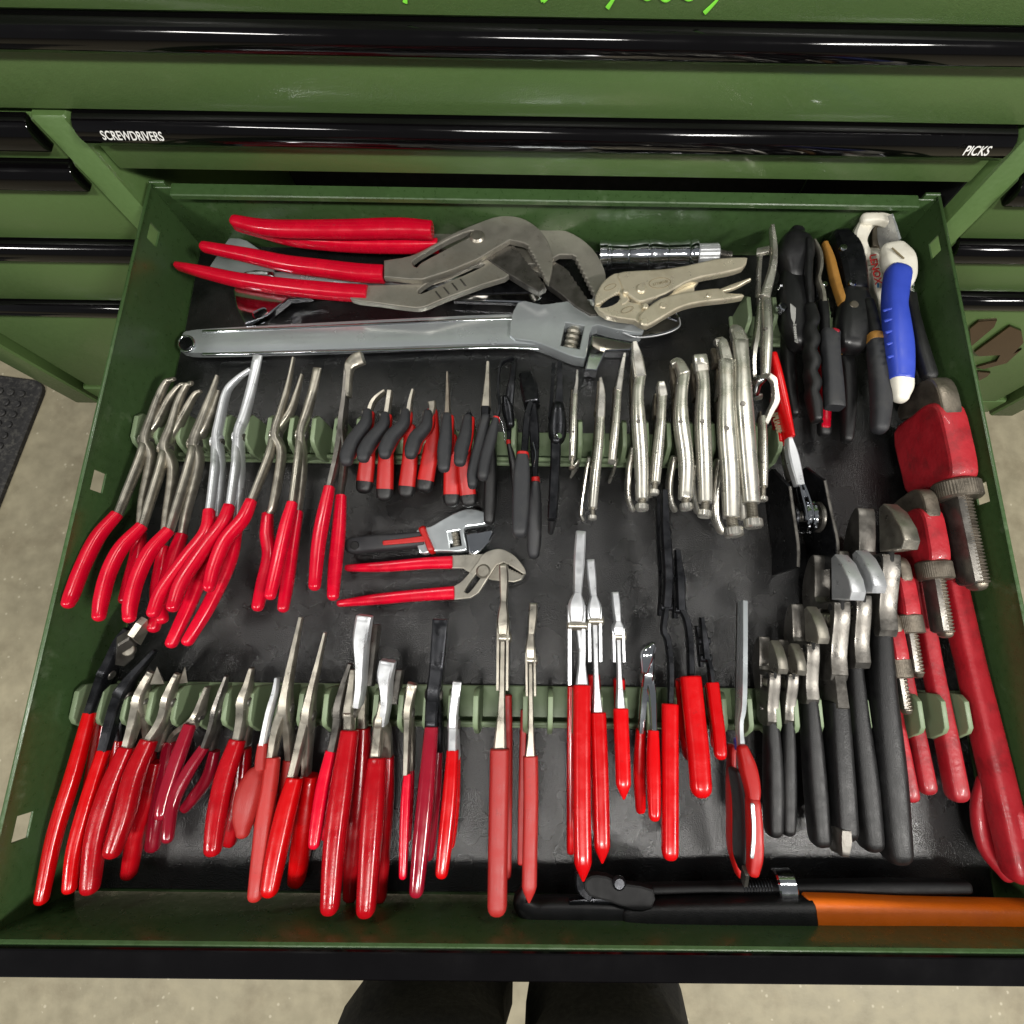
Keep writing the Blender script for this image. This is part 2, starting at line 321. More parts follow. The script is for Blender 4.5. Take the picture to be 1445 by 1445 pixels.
# ------------------------------------------------------------------ setting: ground
FZ=-.62
V,F=boxm((-6,-6,FZ-.1),(6,6,FZ)); single('floor',(V,F),'concrete',kind='structure')
def extrude_x(prof,x0,x1,bev=.0008):
    """profile of (y,z) points run along x"""
    n=len(prof); c=np.mean(prof,axis=0); V=[]
    for x,s in ((x0,.93),(x0+bev,1),(x1-bev,1),(x1,.93)):
        for y,z in prof: V.append(np.array([x,c[0]+(y-c[0])*s,c[1]+(z-c[1])*s]))
    F=[(i*n+j,i*n+(j+1)%n,(i+1)*n+(j+1)%n,(i+1)*n+j) for i in range(3) for j in range(n)]
    F+=[tuple(range(n))[::-1],tuple(3*n+j for j in range(n))]
    return V,F
def pull_profile(y,z,h=.027,d=.017):
    pts=[(0,0),(-.30,.0),(-.62,-.05),(-.85,-.16),(-.98,-.34),(-1,-.52),(-.94,-.74),(-.80,-.92),(-.62,-1),(0,-1)]
    return [(y+a*d,z+b*h) for a,b in pts]
# ------------------------------------------------------------------ tool cabinet
cab=Thing('tool_cabinet','green steel tool cabinet with glossy black drawer pulls behind the open drawer','cabinet')
def front(x0,x1,zt,zb,h=.027,y=-.012):
    i=cab.add('drawer_front',boxm((x0,y,zb),(x1,.006,zt-.002),.0025),'green_paint')
    cab.add('drawer_pull',extrude_x(pull_profile(y+.0025,zt+.001,h),x0+.002,x1-.002),'black_gloss',i)
    return i
cab.add('panel',boxm((-.885,-.012,.2495),(.885,.006,.40),.003),'green_paint')
front(-.885,.885,.2485,.1725,.022)
d2=front(-.423,.423,.1715,.112,.026)
cab.add('label_print',text('SCREWDRIVERS',.0097,(-.3695,-.0290,.1640),(1,0,0),(0,.42,.9),.0001,.012,0,.80),'print_white',d2)
cab.add('label_print',text('PICKS',.0104,(.3875,-.0290,.1630),(1,0,0),(0,.42,.9),.0001,.012,.18,.86),'print_white',d2)
for zt,zb,h in ((.168,.122,.03),(.121,.016,.028),(.0145,-.098,.027),(-.0995,-.345,.024)): front(-.822,-.462,zt,zb,h)
for zt,zb,h in ((.168,.122,.03),(.121,.038,.028),(.0365,-.052,.027),(-.0535,-.36,.024)): e5=front(.466,.83,zt,zb,h)
for x0,x1 in ((-.459,-.427),(.431,.463)):
    cab.add('post',boxm((x0,-.016,-.40),(x1,.3,.1705),.002),'green_paint')
for x0,x1 in ((-.885,-.84),(.85,.895)):
    cab.add('post',boxm((x0,-.02,-.40),(x1,.45,.171),.003),'green_paint')
cab.add('bottom_rail',boxm((-.839,-.013,-.40),(.849,.02,-.352),.003),'green_paint')
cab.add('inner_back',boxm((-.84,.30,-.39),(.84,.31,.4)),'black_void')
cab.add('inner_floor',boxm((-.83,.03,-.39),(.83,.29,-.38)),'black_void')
cab.add('top',boxm((-.885,.006,.38),(.885,.45,.40),.003),'green_paint')
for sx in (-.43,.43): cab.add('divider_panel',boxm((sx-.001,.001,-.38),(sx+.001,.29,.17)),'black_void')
for x in (-.80,.80): 
    cab.add('caster',join(cyl((x-.016,.03,FZ+.055),(x+.016,.03,FZ+.055),.055,24),boxm((x-.03,-.005,FZ+.07),(x+.03,.09,-.40),.004)),'plastic_black')
# bronze emblem on the lowest right drawer
def face_loop(V,uvs,y): return [aty(V.x0+u/V.k,V.y0+v/V.k,y) for u,v in uvs]
VU=View(1320,420,3.288)
for lp in ([(158,140),(200,106),(285,100),(272,132),(165,222)],[(180,250),(345,128),(398,150),(408,205),(362,255),(400,235),(330,300),(220,328),(190,318),(282,292),(300,262),(200,268)],[(196,340),(255,345),(240,362),(200,382)]):
    q=face_loop(VU,lp,-.0145); cab.add('emblem',plate([[(p[0],p[2]) for p in q]],.004,(0,-.0145,0),(1,0,0),(0,0,1)),'bronze_chrome',e5)
# lime script on the top panel: only the ends of its strokes hang into view
VW=View(540,0,2.89)
for st in ([(96,-50),(94,-20),(91,12)],[(700,-60),(680,-18),(655,8),(650,-10)],[(970,-60),(945,-10),(916,34)],[(1120,-25),(1140,-2),(1158,4),(1175,-12)],[(1225,-12),(1245,0),(1262,-8)],[(1390,-45),(1362,2),(1312,54)],[(1060,-10),(1078,-1),(1092,-10)]):
    q=[aty(VW.x0+u/VW.k,VW.y0+v/VW.k,-.0130) for u,v in st]
    cab.add('script_stroke',sweep(q,[.0011]*(len(q)-1)+[.0018],.0003,(.7,0,-.7),'round','round','round'),'print_lime')
cab.done()
# ------------------------------------------------------------------ open drawer
H=.086; DF=-.682; XW=.415
dr=Thing('open_drawer','open green steel drawer full of pliers and wrenches','drawer')
holes=[[(y-.0095,z-.007),(y+.0095,z-.007),(y+.0095,z+.007),(y-.0095,z+.007)] for y,z in ((-.049,.068),(-.3215,.0675),(-.612,.066))]
for s in (-1,1):
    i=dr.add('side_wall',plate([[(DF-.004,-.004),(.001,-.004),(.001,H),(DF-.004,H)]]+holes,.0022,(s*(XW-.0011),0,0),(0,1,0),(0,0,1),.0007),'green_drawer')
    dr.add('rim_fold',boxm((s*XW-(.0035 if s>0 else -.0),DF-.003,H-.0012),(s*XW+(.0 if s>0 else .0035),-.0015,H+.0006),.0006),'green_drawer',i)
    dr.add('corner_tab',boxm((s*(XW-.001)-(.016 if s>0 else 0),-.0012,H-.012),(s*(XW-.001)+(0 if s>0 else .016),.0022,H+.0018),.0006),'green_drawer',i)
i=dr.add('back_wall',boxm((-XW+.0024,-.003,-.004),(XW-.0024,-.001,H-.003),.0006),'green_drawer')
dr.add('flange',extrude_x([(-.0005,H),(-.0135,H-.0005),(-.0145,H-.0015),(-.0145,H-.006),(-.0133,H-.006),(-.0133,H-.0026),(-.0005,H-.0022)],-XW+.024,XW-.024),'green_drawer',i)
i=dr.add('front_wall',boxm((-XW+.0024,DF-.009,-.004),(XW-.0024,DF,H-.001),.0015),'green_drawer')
dr.add('drawer_front',boxm((-.424,DF-.0115,-.02),(.424,DF-.0093,H+.002),.0006),'green_paint',i)
dr.add('drawer_pull',extrude_x([(DF-.003,H+.0006),(DF-.0038,H+.0022),(DF-.0047,H+.0028),(DF-.0215,H+.0010),(DF-.0224,H+.0004),(DF-.0228,H-.0006),(DF-.0224,H-.012),(DF-.019,H-.022),(DF-.0117,H-.024),(DF-.0117,H-.002),(DF-.003,H-.002)],-.424,.424),'black_gloss',i,ang=9)
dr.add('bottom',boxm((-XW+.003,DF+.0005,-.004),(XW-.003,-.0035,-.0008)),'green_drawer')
dr.done()
# drawer liner with slightly wavy surface
nx,ny=56,44; xs=np.linspace(-.409,.409,nx); ys=np.linspace(DF+.004,-.006,ny)
V=[np.array([x,y,.0022+.0006*math.sin(x*23+y*9)+.0005*math.sin(y*37-x*7)]) for y in ys for x in xs]
F=[(j*nx+i,j*nx+i+1,(j+1)*nx+i+1,(j+1)*nx+i) for j in range(ny-1) for i in range(nx-1)]
single('drawer_liner',(V,F),'liner','black rubber liner sheet covering the drawer bottom under all tools','drawer liner')
# ------------------------------------------------------------------ racks with upright dividers
dv=plate([[(-.0215,.030),(-.0150,.046),(-.010,.050),(.012,.050),(.0175,.044),(.0185,.028),(.0185,.006),(-.0185,.006),(-.0215,.018)]],.0046,(0,0,0),(0,1,0),(0,0,1),.0009)
dmesh=mesh('divider',dv,'pale_green')
def rack(label,y,xlist,x0,x1,yaw=0):
    org=np.array([(x0+x1)/2,y,.003])
    r=bpy.data.objects.new('plier_rack',None); COL.objects.link(r); r.location=org; r.rotation_euler=(0,0,yaw); r['label']=label; r['category']='tool rack'; r['group']='racks holding the tools'; r.empty_display_size=.02
    b=join(boxm((x0,y-.019,.003),(x1,y+.019,.0072),.001),boxm((x0,y-.0165,.0068),(x1,y-.0125,.016),.001))
    o=bpy.data.objects.new('base',mesh('base',b,'pale_green',org)); COL.objects.link(o); o.parent=r
    for x in xlist:
        d=bpy.data.objects.new('divider',dmesh); COL.objects.link(d); d.parent=r; d.location=(x-org[0],0,-.003); d.rotation_euler=(0,0,random.uniform(-.015,.015))
rack('long pale green divider rack across the front, under the red handled pliers',-.521,list(np.arange(-.406,.17,.0219))+[.186,.2105,.2265,.2475,.2695,.2895,.3150,.3365,.3575,.3785,.402],-.409,.409)
rack('pale green divider rack across the middle, under long reach and locking pliers',-.259,np.linspace(-.405,.2365,30),-.409,.243)
rack('short pale green divider rack at the back right, under cutters and strippers',-.112,[.218,.2455,.3015,.3975],.212,.404)
# ------------------------------------------------------------------ floor mat, pad, person
def fl(px,py,z=FZ): return at(px,py,z)
c=fl(70,541); a=unit(fl(0,532)-c); b=unit(fl(0,692)-c)
a=unit(a); bb=b-(b@a)*a; b=unit(bb)
def mp(s,t,z): return c+a*s+b*t+np.array([0,0,z])
fm=Thing('floor_mat','black rubber anti fatigue mat with round studs on the concrete','floor mat')
def slab(s0,s1,t0,t1,z0,z1,r=.03,sh=.004):
    lp=[]
    for cx_,cy_,a0 in ((s1-r,t1-r,0),(s0+r,t1-r,90),(s0+r,t0+r,180),(s1-r,t0+r,270)):
        for k in range(6): th=math.radians(a0+k*18); lp.append((cx_+r*math.cos(th),cy_+r*math.sin(th)))
    n=len(lp); V=[mp(x,y,z0) for x,y in lp]+[mp(x,y,z1-sh) for x,y in lp]
    mx,my=(s0+s1)/2,(t0+t1)/2
    V+=[mp(mx+(x-mx)*(1-sh*2/(s1-s0)),my+(y-my)*(1-sh*2/(t1-t0)),z1) for x,y in lp]
    F=[(k*n+j,k*n+(j+1)%n,(k+1)*n+(j+1)%n,(k+1)*n+j) for k in range(2) for j in range(n)]+[tuple(2*n+j for j in range(n)),tuple(range(n))[::-1]]
    return V,F
i=fm.add('mat_slab',slab(0,.55,0,.80,.0006,.013),'mat_rubber')
studs=[]
for s in np.arange(.04,.52,.026):
    for t in np.arange(.04,.77,.026):
        q=mp(s+random.uniform(-.001,.001),t,.012); studs.append(cyl(q,q+np.array([0,0,.006]),.0085,10,.3))
j=fm.add('studs',join(*studs),'mat_rubber',i)
fm.add('raised_pad',slab(.085,.50,.10,.70,.0125,.022,.05),'mat_rubber',i)
fm.done()
for o in bpy.data.objects:
    if o.name=='studs': o['kind']='stuff'
q=fl(30,512); pa=[(-.45,0),(-.02,-.0),(0,.02),(-.02,.22),(-.45,.24)]
pd=Thing('floor_pad','blue grey pad with dark edge on the concrete beside the cabinet','pad')
pd.add('pad_edge',plate([[(x*1.0,y) for x,y in pa]],.012,q+np.array([-.01,.01,.007]),(1,.10,0),(0,1,0),.003),'plastic_black')
mat('pad_blue',srgb(84,98,116),.6,0,.12,60,.2,400)
pd.add('pad_top',plate([[(x*.97-.012,y*.95+.012) for x,y in pa]],.006,q+np.array([-.01,.01,.016]),(1,.10,0),(0,1,0),.002),'pad_blue')
pd.done()
# standing person: dark trousers, thighs close behind the drawer front
def person():
    me=bpy.data.meshes.new('person_skeleton')
    vs=[(-.02,-.92,.20),(-.02,-.91,.06),(-.115,-.90,.0),(-.120,-.875,-.20),(-.118,-.90,-.42),(-.118,-.92,-.57),(-.120,-.84,-.60),
        (.078,-.90,.0),(.083,-.875,-.20),(.081,-.90,-.42),(.081,-.92,-.57),(.083,-.84,-.60)]
    ed=[(0,1),(1,2),(2,3),(3,4),(4,5),(5,6),(1,7),(7,8),(8,9),(9,10),(10,11)]
    rad=[(.17,.12),(.17,.125),(.105,.115),(.096,.10),(.075,.08),(.055,.05),(.042,.03),(.105,.115),(.096,.10),(.075,.08),(.055,.05),(.042,.03)]
    me.from_pydata(vs,ed,[])
    o=bpy.data.objects.new('person',me); COL.objects.link(o)
    sk=o.modifiers.new('skin','SKIN'); sd=o.modifiers.new('sub','SUBSURF'); sd.levels=2; sd.render_levels=2
    for i,r in enumerate(rad): me.skin_vertices[0].data[i].radius=r; me.skin_vertices[0].data[i].use_root=(i==0)
    bpy.context.view_layer.update()
    m2=bpy.data.meshes.new_from_object(o.evaluated_get(bpy.context.evaluated_depsgraph_get()))
    o.modifiers.clear(); o.data=m2; m2.materials.clear(); m2.materials.append(MATS['cloth_navy'])
    r=np.random.default_rng(1)
    for v in m2.vertices:
        v.co.x+=.006*math.sin(v.co.z*38+v.co.x*20); v.co.y+=.005*math.sin(v.co.z*45+v.co.x*31)
        if v.co.z<FZ+.002: v.co.z=FZ+.002
    for p in m2.polygons: p.use_smooth=True
    o['label']='person in dark trousers standing close in front of the open drawer'; o['category']='person'
person()
# ------------------------------------------------------------------ pliers standing on edge in the racks
def PL(label,V,jaw,ua,ug,la,lg,zt=50,zp=48,zu=(52,62),zl=(38,20),hw=(5,12,10,24),hl=None,red='red_satin',steel='steel',j2=None,dep=(2.5,7,4.5,None),
       group='pliers standing in the racks',name='pliers',cat='pliers',jkind='box',gkind='soft',endcap='round',dj=5,extra=None,piv=True):
    """jaw: tip..pivot, ua/la: arm points down to each grip, ug/lg: grip points. hw: tip, pivot, arm, grip half widths on the sheet"""
    t=Thing(name,label,cat,group); pv=jaw[-1]; hl=hl or hw[3]
    def arm(j,zj,arm_pts,za,zoff):
        pts=list(j)+list(arm_pts); n=len(j); m=len(arm_pts)
        zs=list(np.linspace(zj,zp+zoff,n))+list(np.linspace(zp,za,m+1)[1:])
        w=list(np.linspace(hw[0],hw[1],n))+list(np.linspace(hw[1],hw[2],m+1)[1:])
        d=list(np.linspace(dep[0],dep[1],n))+list(np.linspace(dep[1],dep[2],m+1)[1:])
        return strip(V,pts,zs if len(zs)!=2 else zs,w,d,jkind,'flat','flat')
    t.add('arm',arm(jaw,zt+dj*.4,la,zl[0],1.5),steel)
    t.add('arm',arm(j2 or jaw,zt-dj,ua,zu[0],-1.5),steel)
    def grip(pts,z,h):
        n=len(pts); w=np.interp(np.linspace(0,1,n),[0,.12,.5,.85,1],[.80,.96,1,.98,.86])*h
        P=path(V,pts,z); dd=[x*mpp(p)/V.k*1000*1.05 for x,p in zip(w,P)]
        return strip(V,pts,z,w,dd,gkind,'flat',endcap,sub=5)
    t.add('grip',grip(ug,zu,hw[3]),red); t.add('grip',grip(lg,zl,hl),red)
    if piv:
        p=V.p(pv,zp); d=path(V,[jaw[0],pv],(zt,zp)); n=unit(np.cross(d[1]-d[0],[0,0,1.])); r=hw[1]*mpp(p)/V.k
        j=t.add('joint',cyl(p-n*r*1.02,p+n*r*1.02,.0076,26,.2),steel); t.add('pivot',cyl(p-n*(r+.0016),p+n*(r+.0016),.0046,18,.25),'steel_dark',j)
    if extra: extra(t)
    return t.done()
LR='long reach pliers at the left of the middle rack'
kw=dict(zt=58,zp=50,zu=(60,83),zl=(46,54),hw=(8,21,14,29),group=LR,red='red_dip',steel='steel',jkind='soft')
PL('long reach pliers with fully bent nose, nearest the left drawer wall',VA,[(545,180),(512,192),(482,250),(448,350),(415,465)],[(395,535),(284,808)],[(280,806),(190,912),(120,1050),(72,1175),(54,1218)],[(440,545),(402,740),(388,895)],[(388,890),(372,1010),(345,1110),(318,1200)],j2=[(606,204),(572,214),(520,280),(470,380),(415,465)],**kw)
PL('long reach pliers with bent nose, second from the left wall in the middle rack',VA,[(628,200),(602,212),(565,290),(535,400),(505,500)],[(490,570),(398,862)],[(396,860),(300,962),(240,1080),(208,1200),(196,1278)],[(540,600),(512,820),(497,965)],[(498,960),(480,1090),(468,1190),(488,1290)],j2=[(668,236),(640,255),(598,330),(550,420),(505,500)],**kw)
PL('long reach pliers with dark straight needle nose, third in the middle rack',VA,[(745,165),(712,265),(672,375),(640,480)],[(625,550),(522,884)],[(520,880),(430,982),(370,1110),(342,1220),(336,1285)],[(657,570),(605,780),(580,905)],[(580,900),(545,1000),(500,1150),(450,1330)],j2=[(750,235),(722,320),(685,410),(640,480)],**kw)
kw2=dict(kw); kw2.update(steel='steel_light',hw=(9,19,15,29))
PL('bright long reach pliers with half bent nose leaning on wide flat nose pliers',VA,[(897,135),(840,178),(788,240),(758,370),(745,470)],[(738,560),(732,610),(708,795)],[(707,790),(692,890),(600,1010),(490,1160),(447,1262)],[(760,600),(745,830)],[(745,825),(720,950),(625,1200),(533,1402)],**kw2)
kw2.update(hw=(22,20,15,29))
PL('bright long reach pliers with wide flat nose, fifth in the middle rack',VA,[(932,72),(905,210),(872,345),(845,450)],[(835,540),(828,600),(802,772)],[(800,768),(770,850),(680,970),(580,1120),(538,1235)],[(850,640),(835,870)],[(835,865),(802,1020),(705,1230),(608,1392)],dep=(1.8,7,4.5,None),**kw2)
kw2=dict(kw); kw2.update(steel='steel',hw=(6,19,14,29),zu=(60,76))
PL('long reach pliers with long needle nose and splayed handles, sixth in the middle rack',VA,[(1098,82),(1072,215),(1040,335),(1015,440)],[(985,540),(900,750)],[(902,744),(862,830),(780,930),(730,1050),(706,1142)],[(1042,530),(1002,770),(976,800)],[(978,805),(974,900),(985,1000),(956,1130),(932,1232)],j2=[(1137,160),(1115,240),(1080,340),(1015,440)],**kw2)
kw2.update(hw=(20,19,15,28))
PL('long reach pliers with square flat nose, seventh from the left wall in the middle rack',VA,[(1208,130),(1188,230),(1162,330),(1135,440)],[(1122,540),(1092,760)],[(1092,755),(1060,870),(1020,1050),(990,1180)],[(1140,600),(1117,800)],[(1117,795),(1092,950),(1072,1100),(1050,1238)],dep=(1.8,7,4.5,None),**kw2)
def hookjaw(t): t.add('hook_jaw',strip(VX,[(512,505),(502,509),(494,517),(493,530),(491,560)],(64,56),[9,9,7,4,4],4,'box'),'steel')
PL('long reach pliers with hooked hose clamp jaw, beside the red and black mini pliers',VX,[(489,520),(487,560),(483,605)],[(476,645),(465,690)],[(465,688),(456,730),(449,772),(444,826)],[(486,650),(480,702)],[(481,700),(478,750),(473,800),(470,840)],zt=58,zp=50,zu=(60,72),zl=(46,52),hw=(3,4.5,3.6,9),group=LR,red='red_dip',steel='steel_dark',extra=hookjaw)
# ---- red and black mini pliers
def mini(label,jaw,ug,lg,tip=3,jm='steel',jw=(6,14),zj=60):
    t=Thing('mini_pliers',label,'pliers','red and black mini pliers')
    t.add('arm',strip(VB,jaw,(zj,58),list(np.linspace(jw[0],jw[1],len(jaw))),4,'box'),jm)
    w=np.interp(np.linspace(0,1,len(ug)),[0,.2,.6,.9,1],[.62,.78,1,.98,.85])*36
    i=t.add('grip',strip(VB,ug,(64,76),w,[5,6,6.5,6,5],'soft','round','round',sub=5),'rubber_grey')
    t.add('grip_inlay',strip(VB,[(u+24,v+6) for u,v in ug[:-1]],(56,64),w[:-1]*.55,4.5,'soft','round','round',sub=5),'red_soft',i)
    d=np.array(lg[1])-np.array(lg[0]); e=np.array(lg[1])-d*.02
    top=(lg[0][0],lg[0][1]-150)
    i=t.add('grip',strip(VB,[top,lg[0],tuple(e)],(52,34),[30,38,42],[5,6,6],'soft','round','flat'),'red_soft')
    t.add('grip_end',strip(VB,[tuple(e),tuple(e+d/np.linalg.norm(d)*30)],(34,33),[43,40],6.2,'soft','flat','round'),'rubber_black',i)
    p=VB.p(ug[0],56); t.add('pivot',cyl(p-np.array([.0048,0,0]),p+np.array([.0048,0,0]),.004),'steel_dark')
    t.done()
mini('mini pliers with curved beak, leftmost of the red and black minis',[(302,262),(262,292),(235,330),(215,400)],[(212,372),(200,430),(142,510),(110,580),(106,615)],[(212,600),(198,725)])
mini('mini pliers with short blunt nose, second of the red and black minis',[(328,262),(318,330),(308,400)],[(302,388),(290,440),(232,510),(198,565),(190,598)],[(306,600),(300,765)],jw=(13,14),jm='steel')
mini('mini pliers with sharp pointed nose, third of the red and black minis',[(446,256),(432,310),(420,395)],[(406,372),(394,430),(338,490),(306,550),(300,580)],[(428,600),(412,750)])
mini('mini end nippers with wide jaw, fourth of the red and black minis',[(540,318),(543,345),(535,400)],[(520,378),(510,440),(458,500),(438,555),(432,580)],[(540,520),(507,722)],jw=(20,12))
mini('mini pliers with long rusty needle nose, fifth of the red and black minis',[(620,168),(621,280),(619,400)],[(617,392),(612,480),(604,560),(601,648)],[(640,650),(640,792)],jw=(4,15),jm='steel_worn')
mini('mini pliers with stubby dark nose, rightmost of the red and black minis',[(730,372),(727,400),(722,430)],[(722,400),(712,480),(692,550),(682,618)],[(708,650),(725,795)],jw=(12,14),jm='steel_black')
# ---- black handled specials in the middle rack
t=Thing('pliers','grey handled pliers with bright tapered needle nose, right of the mini pliers','pliers','black handled pliers in the middle rack')
t.add('arm',strip(VB,[(826,112),(822,220),(816,345)],(62,58),[7,14,24],[2.5,4,6],'box'),'steel'); t.add('arm',strip(VB,[(816,345),(812,400)],(58,57),[22,20],6,'box'),'steel_black')
t.add('grip',strip(VB,[(815,400),(782,540),(750,670),(746,735)],(60,66),[24,30,30,24],6,'soft','round','round'),'rubber_grey')
t.add('grip',strip(VB,[(830,450),(840,640),(838,800),(832,915)],(44,24),[24,32,34,28],6,'soft','round','round'),'rubber_black'); t.done()
t=Thing('pliers','black handled snap pliers with red collar and open hooked frame jaw','pliers','black handled pliers in the middle rack')
t.add('grip',strip(VB,[(866,410),(842,500),(815,600),(800,690)],(66,74),[18,28,30,28],6,'soft','flat','round'),'rubber_grey')
t.add('collar',strip(VB,[(870,398),(866,414)],(66,66),[17,18],5.5,'soft'),'red_soft')
t.add('arm',strip(VB,[(868,402),(885,340),(878,250),(884,150),(905,108),(955,92)],(64,60),[9,8,6,6,7,8],3,'box'),'steel_black')
t.add('arm',strip(VB,[(958,95),(950,200),(935,300),(935,420),(930,520)],(44,44),[14,16,22,16,9],3,'box'),'steel_black')
t.add('collar',strip(VB,[(930,515),(932,536)],(44,44),[12,12],4.5,'soft'),'red_soft')
t.add('grip',strip(VB,[(932,530),(948,600),(960,690),(962,760)],(44,30),[12,18,18,14],5.5,'soft','flat','round'),'rubber_black')
t.add('hub',strip(VB,[(915,300),(925,350),(938,430)],(52,50),[16,30,24],7,'soft','round','round'),'steel_black'); t.add('spring',strip(VB,[(885,395),(902,440),(915,525)],(52,50),[3,3,3],.8,'round'),'chrome'); t.done()
t=Thing('pliers','large grey handled pliers with red collar hanging below the middle rack','pliers','black handled pliers in the middle rack')
t.add('arm',strip(VB,[(1045,320),(1025,400),(1010,590)],(62,64),[12,17,18],4,'box'),'steel_black')
t.add('collar',strip(VB,[(1004,578),(1002,602)],(66,66),[31,33],6.5,'soft'),'red_soft')
t.add('grip',strip(VB,[(1002,598),(998,680),(992,850),(986,972)],(66,76),[31,42,44,38],7.5,'slab','flat','round'),'rubber_grey')
t.add('arm',strip(VB,[(1050,330),(1062,480),(1066,700)],(50,44),[22,26,14],4,'box'),'steel_black')
t.add('collar',strip(VB,[(1067,700),(1069,728)],(44,43),[22,22],5.5,'soft'),'red_soft')
t.add('grip',strip(VB,[(1068,724),(1066,850),(1062,1000),(1058,1085)],(44,30),[22,34,36,32],6.5,'soft','flat','round'),'rubber_grey')
t.add('jaw_block',strip(VB,[(1020,190),(1035,250),(1050,330)],(40,50),[34,44,40],8,'box'),'steel_black'); 
t.add('spring',strip(VB,[(1055,520),(1068,580),(1060,640)],(54,50),[4,4,4],.9,'round'),'chrome'); t.done()
t=Thing('locking_pliers','all black locking pliers with square jaw, left of the nickel locking pliers','locking pliers','black handled pliers in the middle rack')
t.add('jaw',join(strip(VB,[(1192,118),(1190,250),(1186,350)],(62,60),[12,16,24],3.5,'sharp'),strip(VB,[(1160,122),(1150,300),(1142,400)],(44,42),[9,9,10],3,'sharp')),'steel_black')
t.add('body',strip(VB,[(1182,350),(1180,420),(1178,490),(1172,520)],(58,58),[34,46,44,26],9,'soft','round','round'),'steel_black')
t.add('lever',strip(VB,[(1172,500),(1168,640),(1160,800),(1152,915)],(58,62),[26,26,26,24],5,'box'),'steel_black')
t.add('adjusting_screw',strip(VB,[(1152,915),(1146,975)],(58,50),[20,16],5,'round','flat','round'),'plastic_black')
p=VB.p((1180,492),66); t.add('rivet',cyl(p-np.array([.002,0,.004]),p+np.array([.002,0,.003]),.003),'chrome'); t.done()
# ------------------------------------------------------------------ nickel locking pliers on edge
def VGRIP(label,body,hw,jaws,knob,lever=None,kr=None,zb=(60,66),screw=True,V=VC,zl=(40,16),round_end=False,rivet=None):
    t=Thing('locking_pliers',label,'locking pliers','nickel locking pliers in the middle rack')
    n=len(body); w=hw*np.interp(np.linspace(0,1,n),[0,.25,.5,.9,1],[.84,.8,1,.97,.9])
    i=t.add('body',strip(V,body,zb,w,[5,6.5,7.5,7,6],'soft','flat','flat',sub=6),'nickel')
    if rivet is None: rivet=body[n//2]
    r=hw*mpp(V.p(rivet,zb[1]))/V.k
    p=V.p(rivet,zb[0]*.5+zb[1]*.5+7.2); t.add('rivet',cyl(p-np.array([0,0,.0015]),p+np.array([0,0,.0008]),max(.0011,r*.28),12),'steel_dark',i)
    for j,(pts,jh,z) in enumerate(jaws): t.add('jaw',strip(V,pts,z,jh,[3,5,6],'box','flat','flat'),'nickel' if j%2==0 else 'steel_worn')
    # lower channel hidden under the body
    low=[(u-hw*.55,v) for u,v in body]; t.add('channel',strip(V,low[:max(2,n-1)],(zb[0]-20,zl[0]),hw*.62,5,'box'),'steel_worn')  # shade on the nickel channel put into its colour by this darker steel
    if knob is not None:
        a=V.p(body[-1],zb[1]); b=V.p(knob,zb[1]); d=unit(b-a); kr_=(kr or hw*1.05)*mpp(b)/V.k
        k=t.add('adjusting_screw',cyl(b-d*kr_*.55,b+d*kr_*.5,kr_,40,.16,.05),'nickel' if not round_end else 'steel_worn')
        t.add('screw_thread',thread(a-d*.004,b-d*kr_*.5,kr_*.6,kr_*.6,np.cross(d,[0,0,1]),.0014,.16,'round'),'steel',k)
    if lever is not None: t.add('lever',strip(V,lever,zl,hw*.42,[6,8,6],'soft','round','round',sub=5),'nickel')
    return t.done()
VGRIP('tiniest needle nose locking pliers beside the black locking pliers',[(207,455),(200,560),(196,680),(190,830)],21,[([(218,332),(216,400),(206,470)],[6,9,14],(66,60))],(188,885),lever=[(212,860),(205,900),(190,925)],kr=17,round_end=True)
VGRIP('slim needle nose locking pliers tilted left, second of the nickel row',[(352,590),(340,760),(320,950),(306,1115)],28,[([(350,376),(356,470),(350,600)],[8,20,24],(70,60)),([(338,400),(332,500),(325,580)],[6,8,12],(46,46))],(305,1165),lever=[(285,830),(262,960),(240,1130),(250,1175)],kr=24)
VGRIP('small pinch off locking pliers with round eye end, third of the nickel row',[(450,440),(440,600),(428,720),(415,850)],24,[([(487,238),(470,330),(450,450)],[8,13,20],(68,60)),([(478,360),(462,440),(448,520)],[5,6,8],(48,46))],None,lever=[(438,850),(425,900),(405,950)])
t=None
VGRIP('medium long nose locking pliers with tapered wedge jaw, fourth of the nickel row',[(576,360),(562,480),(566,620),(582,850),(585,1062)],40,[([(541,172),(556,260),(572,370)],[12,30,33],(70,60)),([(530,300),(528,420),(530,520)],[8,12,12],(46,46))],(586,1108),lever=[(530,780),(510,900),(505,1040),(530,1118)],kr=38)
VGRIP('short stubby locking pliers tilted beside the long nose pair, fifth of the nickel row',[(700,470),(692,620),(675,800),(660,970)],30,[([(692,395),(694,430),(700,475)],[18,24,26],(66,60)),([(660,470),(655,540),(655,600)],[6,8,10],(46,46))],(655,1022),lever=[(650,800),(632,920),(630,1040)],kr=28)
VGRIP('curved jaw locking pliers with rounded snout, sixth of the nickel row',[(822,350),(808,480),(806,620),(835,850),(830,1058)],43,[([(752,300),(790,292),(822,360)],[18,26,34],(56,60)),([(752,300),(762,400),(770,480)],[10,14,14],(44,46))],(836,1105),lever=[(765,830),(742,950),(742,1060),(768,1118)],kr=38)
VGRIP('straight jaw locking pliers with square snout, seventh of the nickel row',[(920,310),(932,420),(928,620),(938,850),(945,1078)],44,[([(912,245),(915,280),(922,340)],[36,38,38],(64,60)),([(868,300),(870,380),(885,500)],[8,10,12],(44,46))],(940,1145),lever=[(880,850),(866,950),(880,1080),(900,1130)],kr=40)
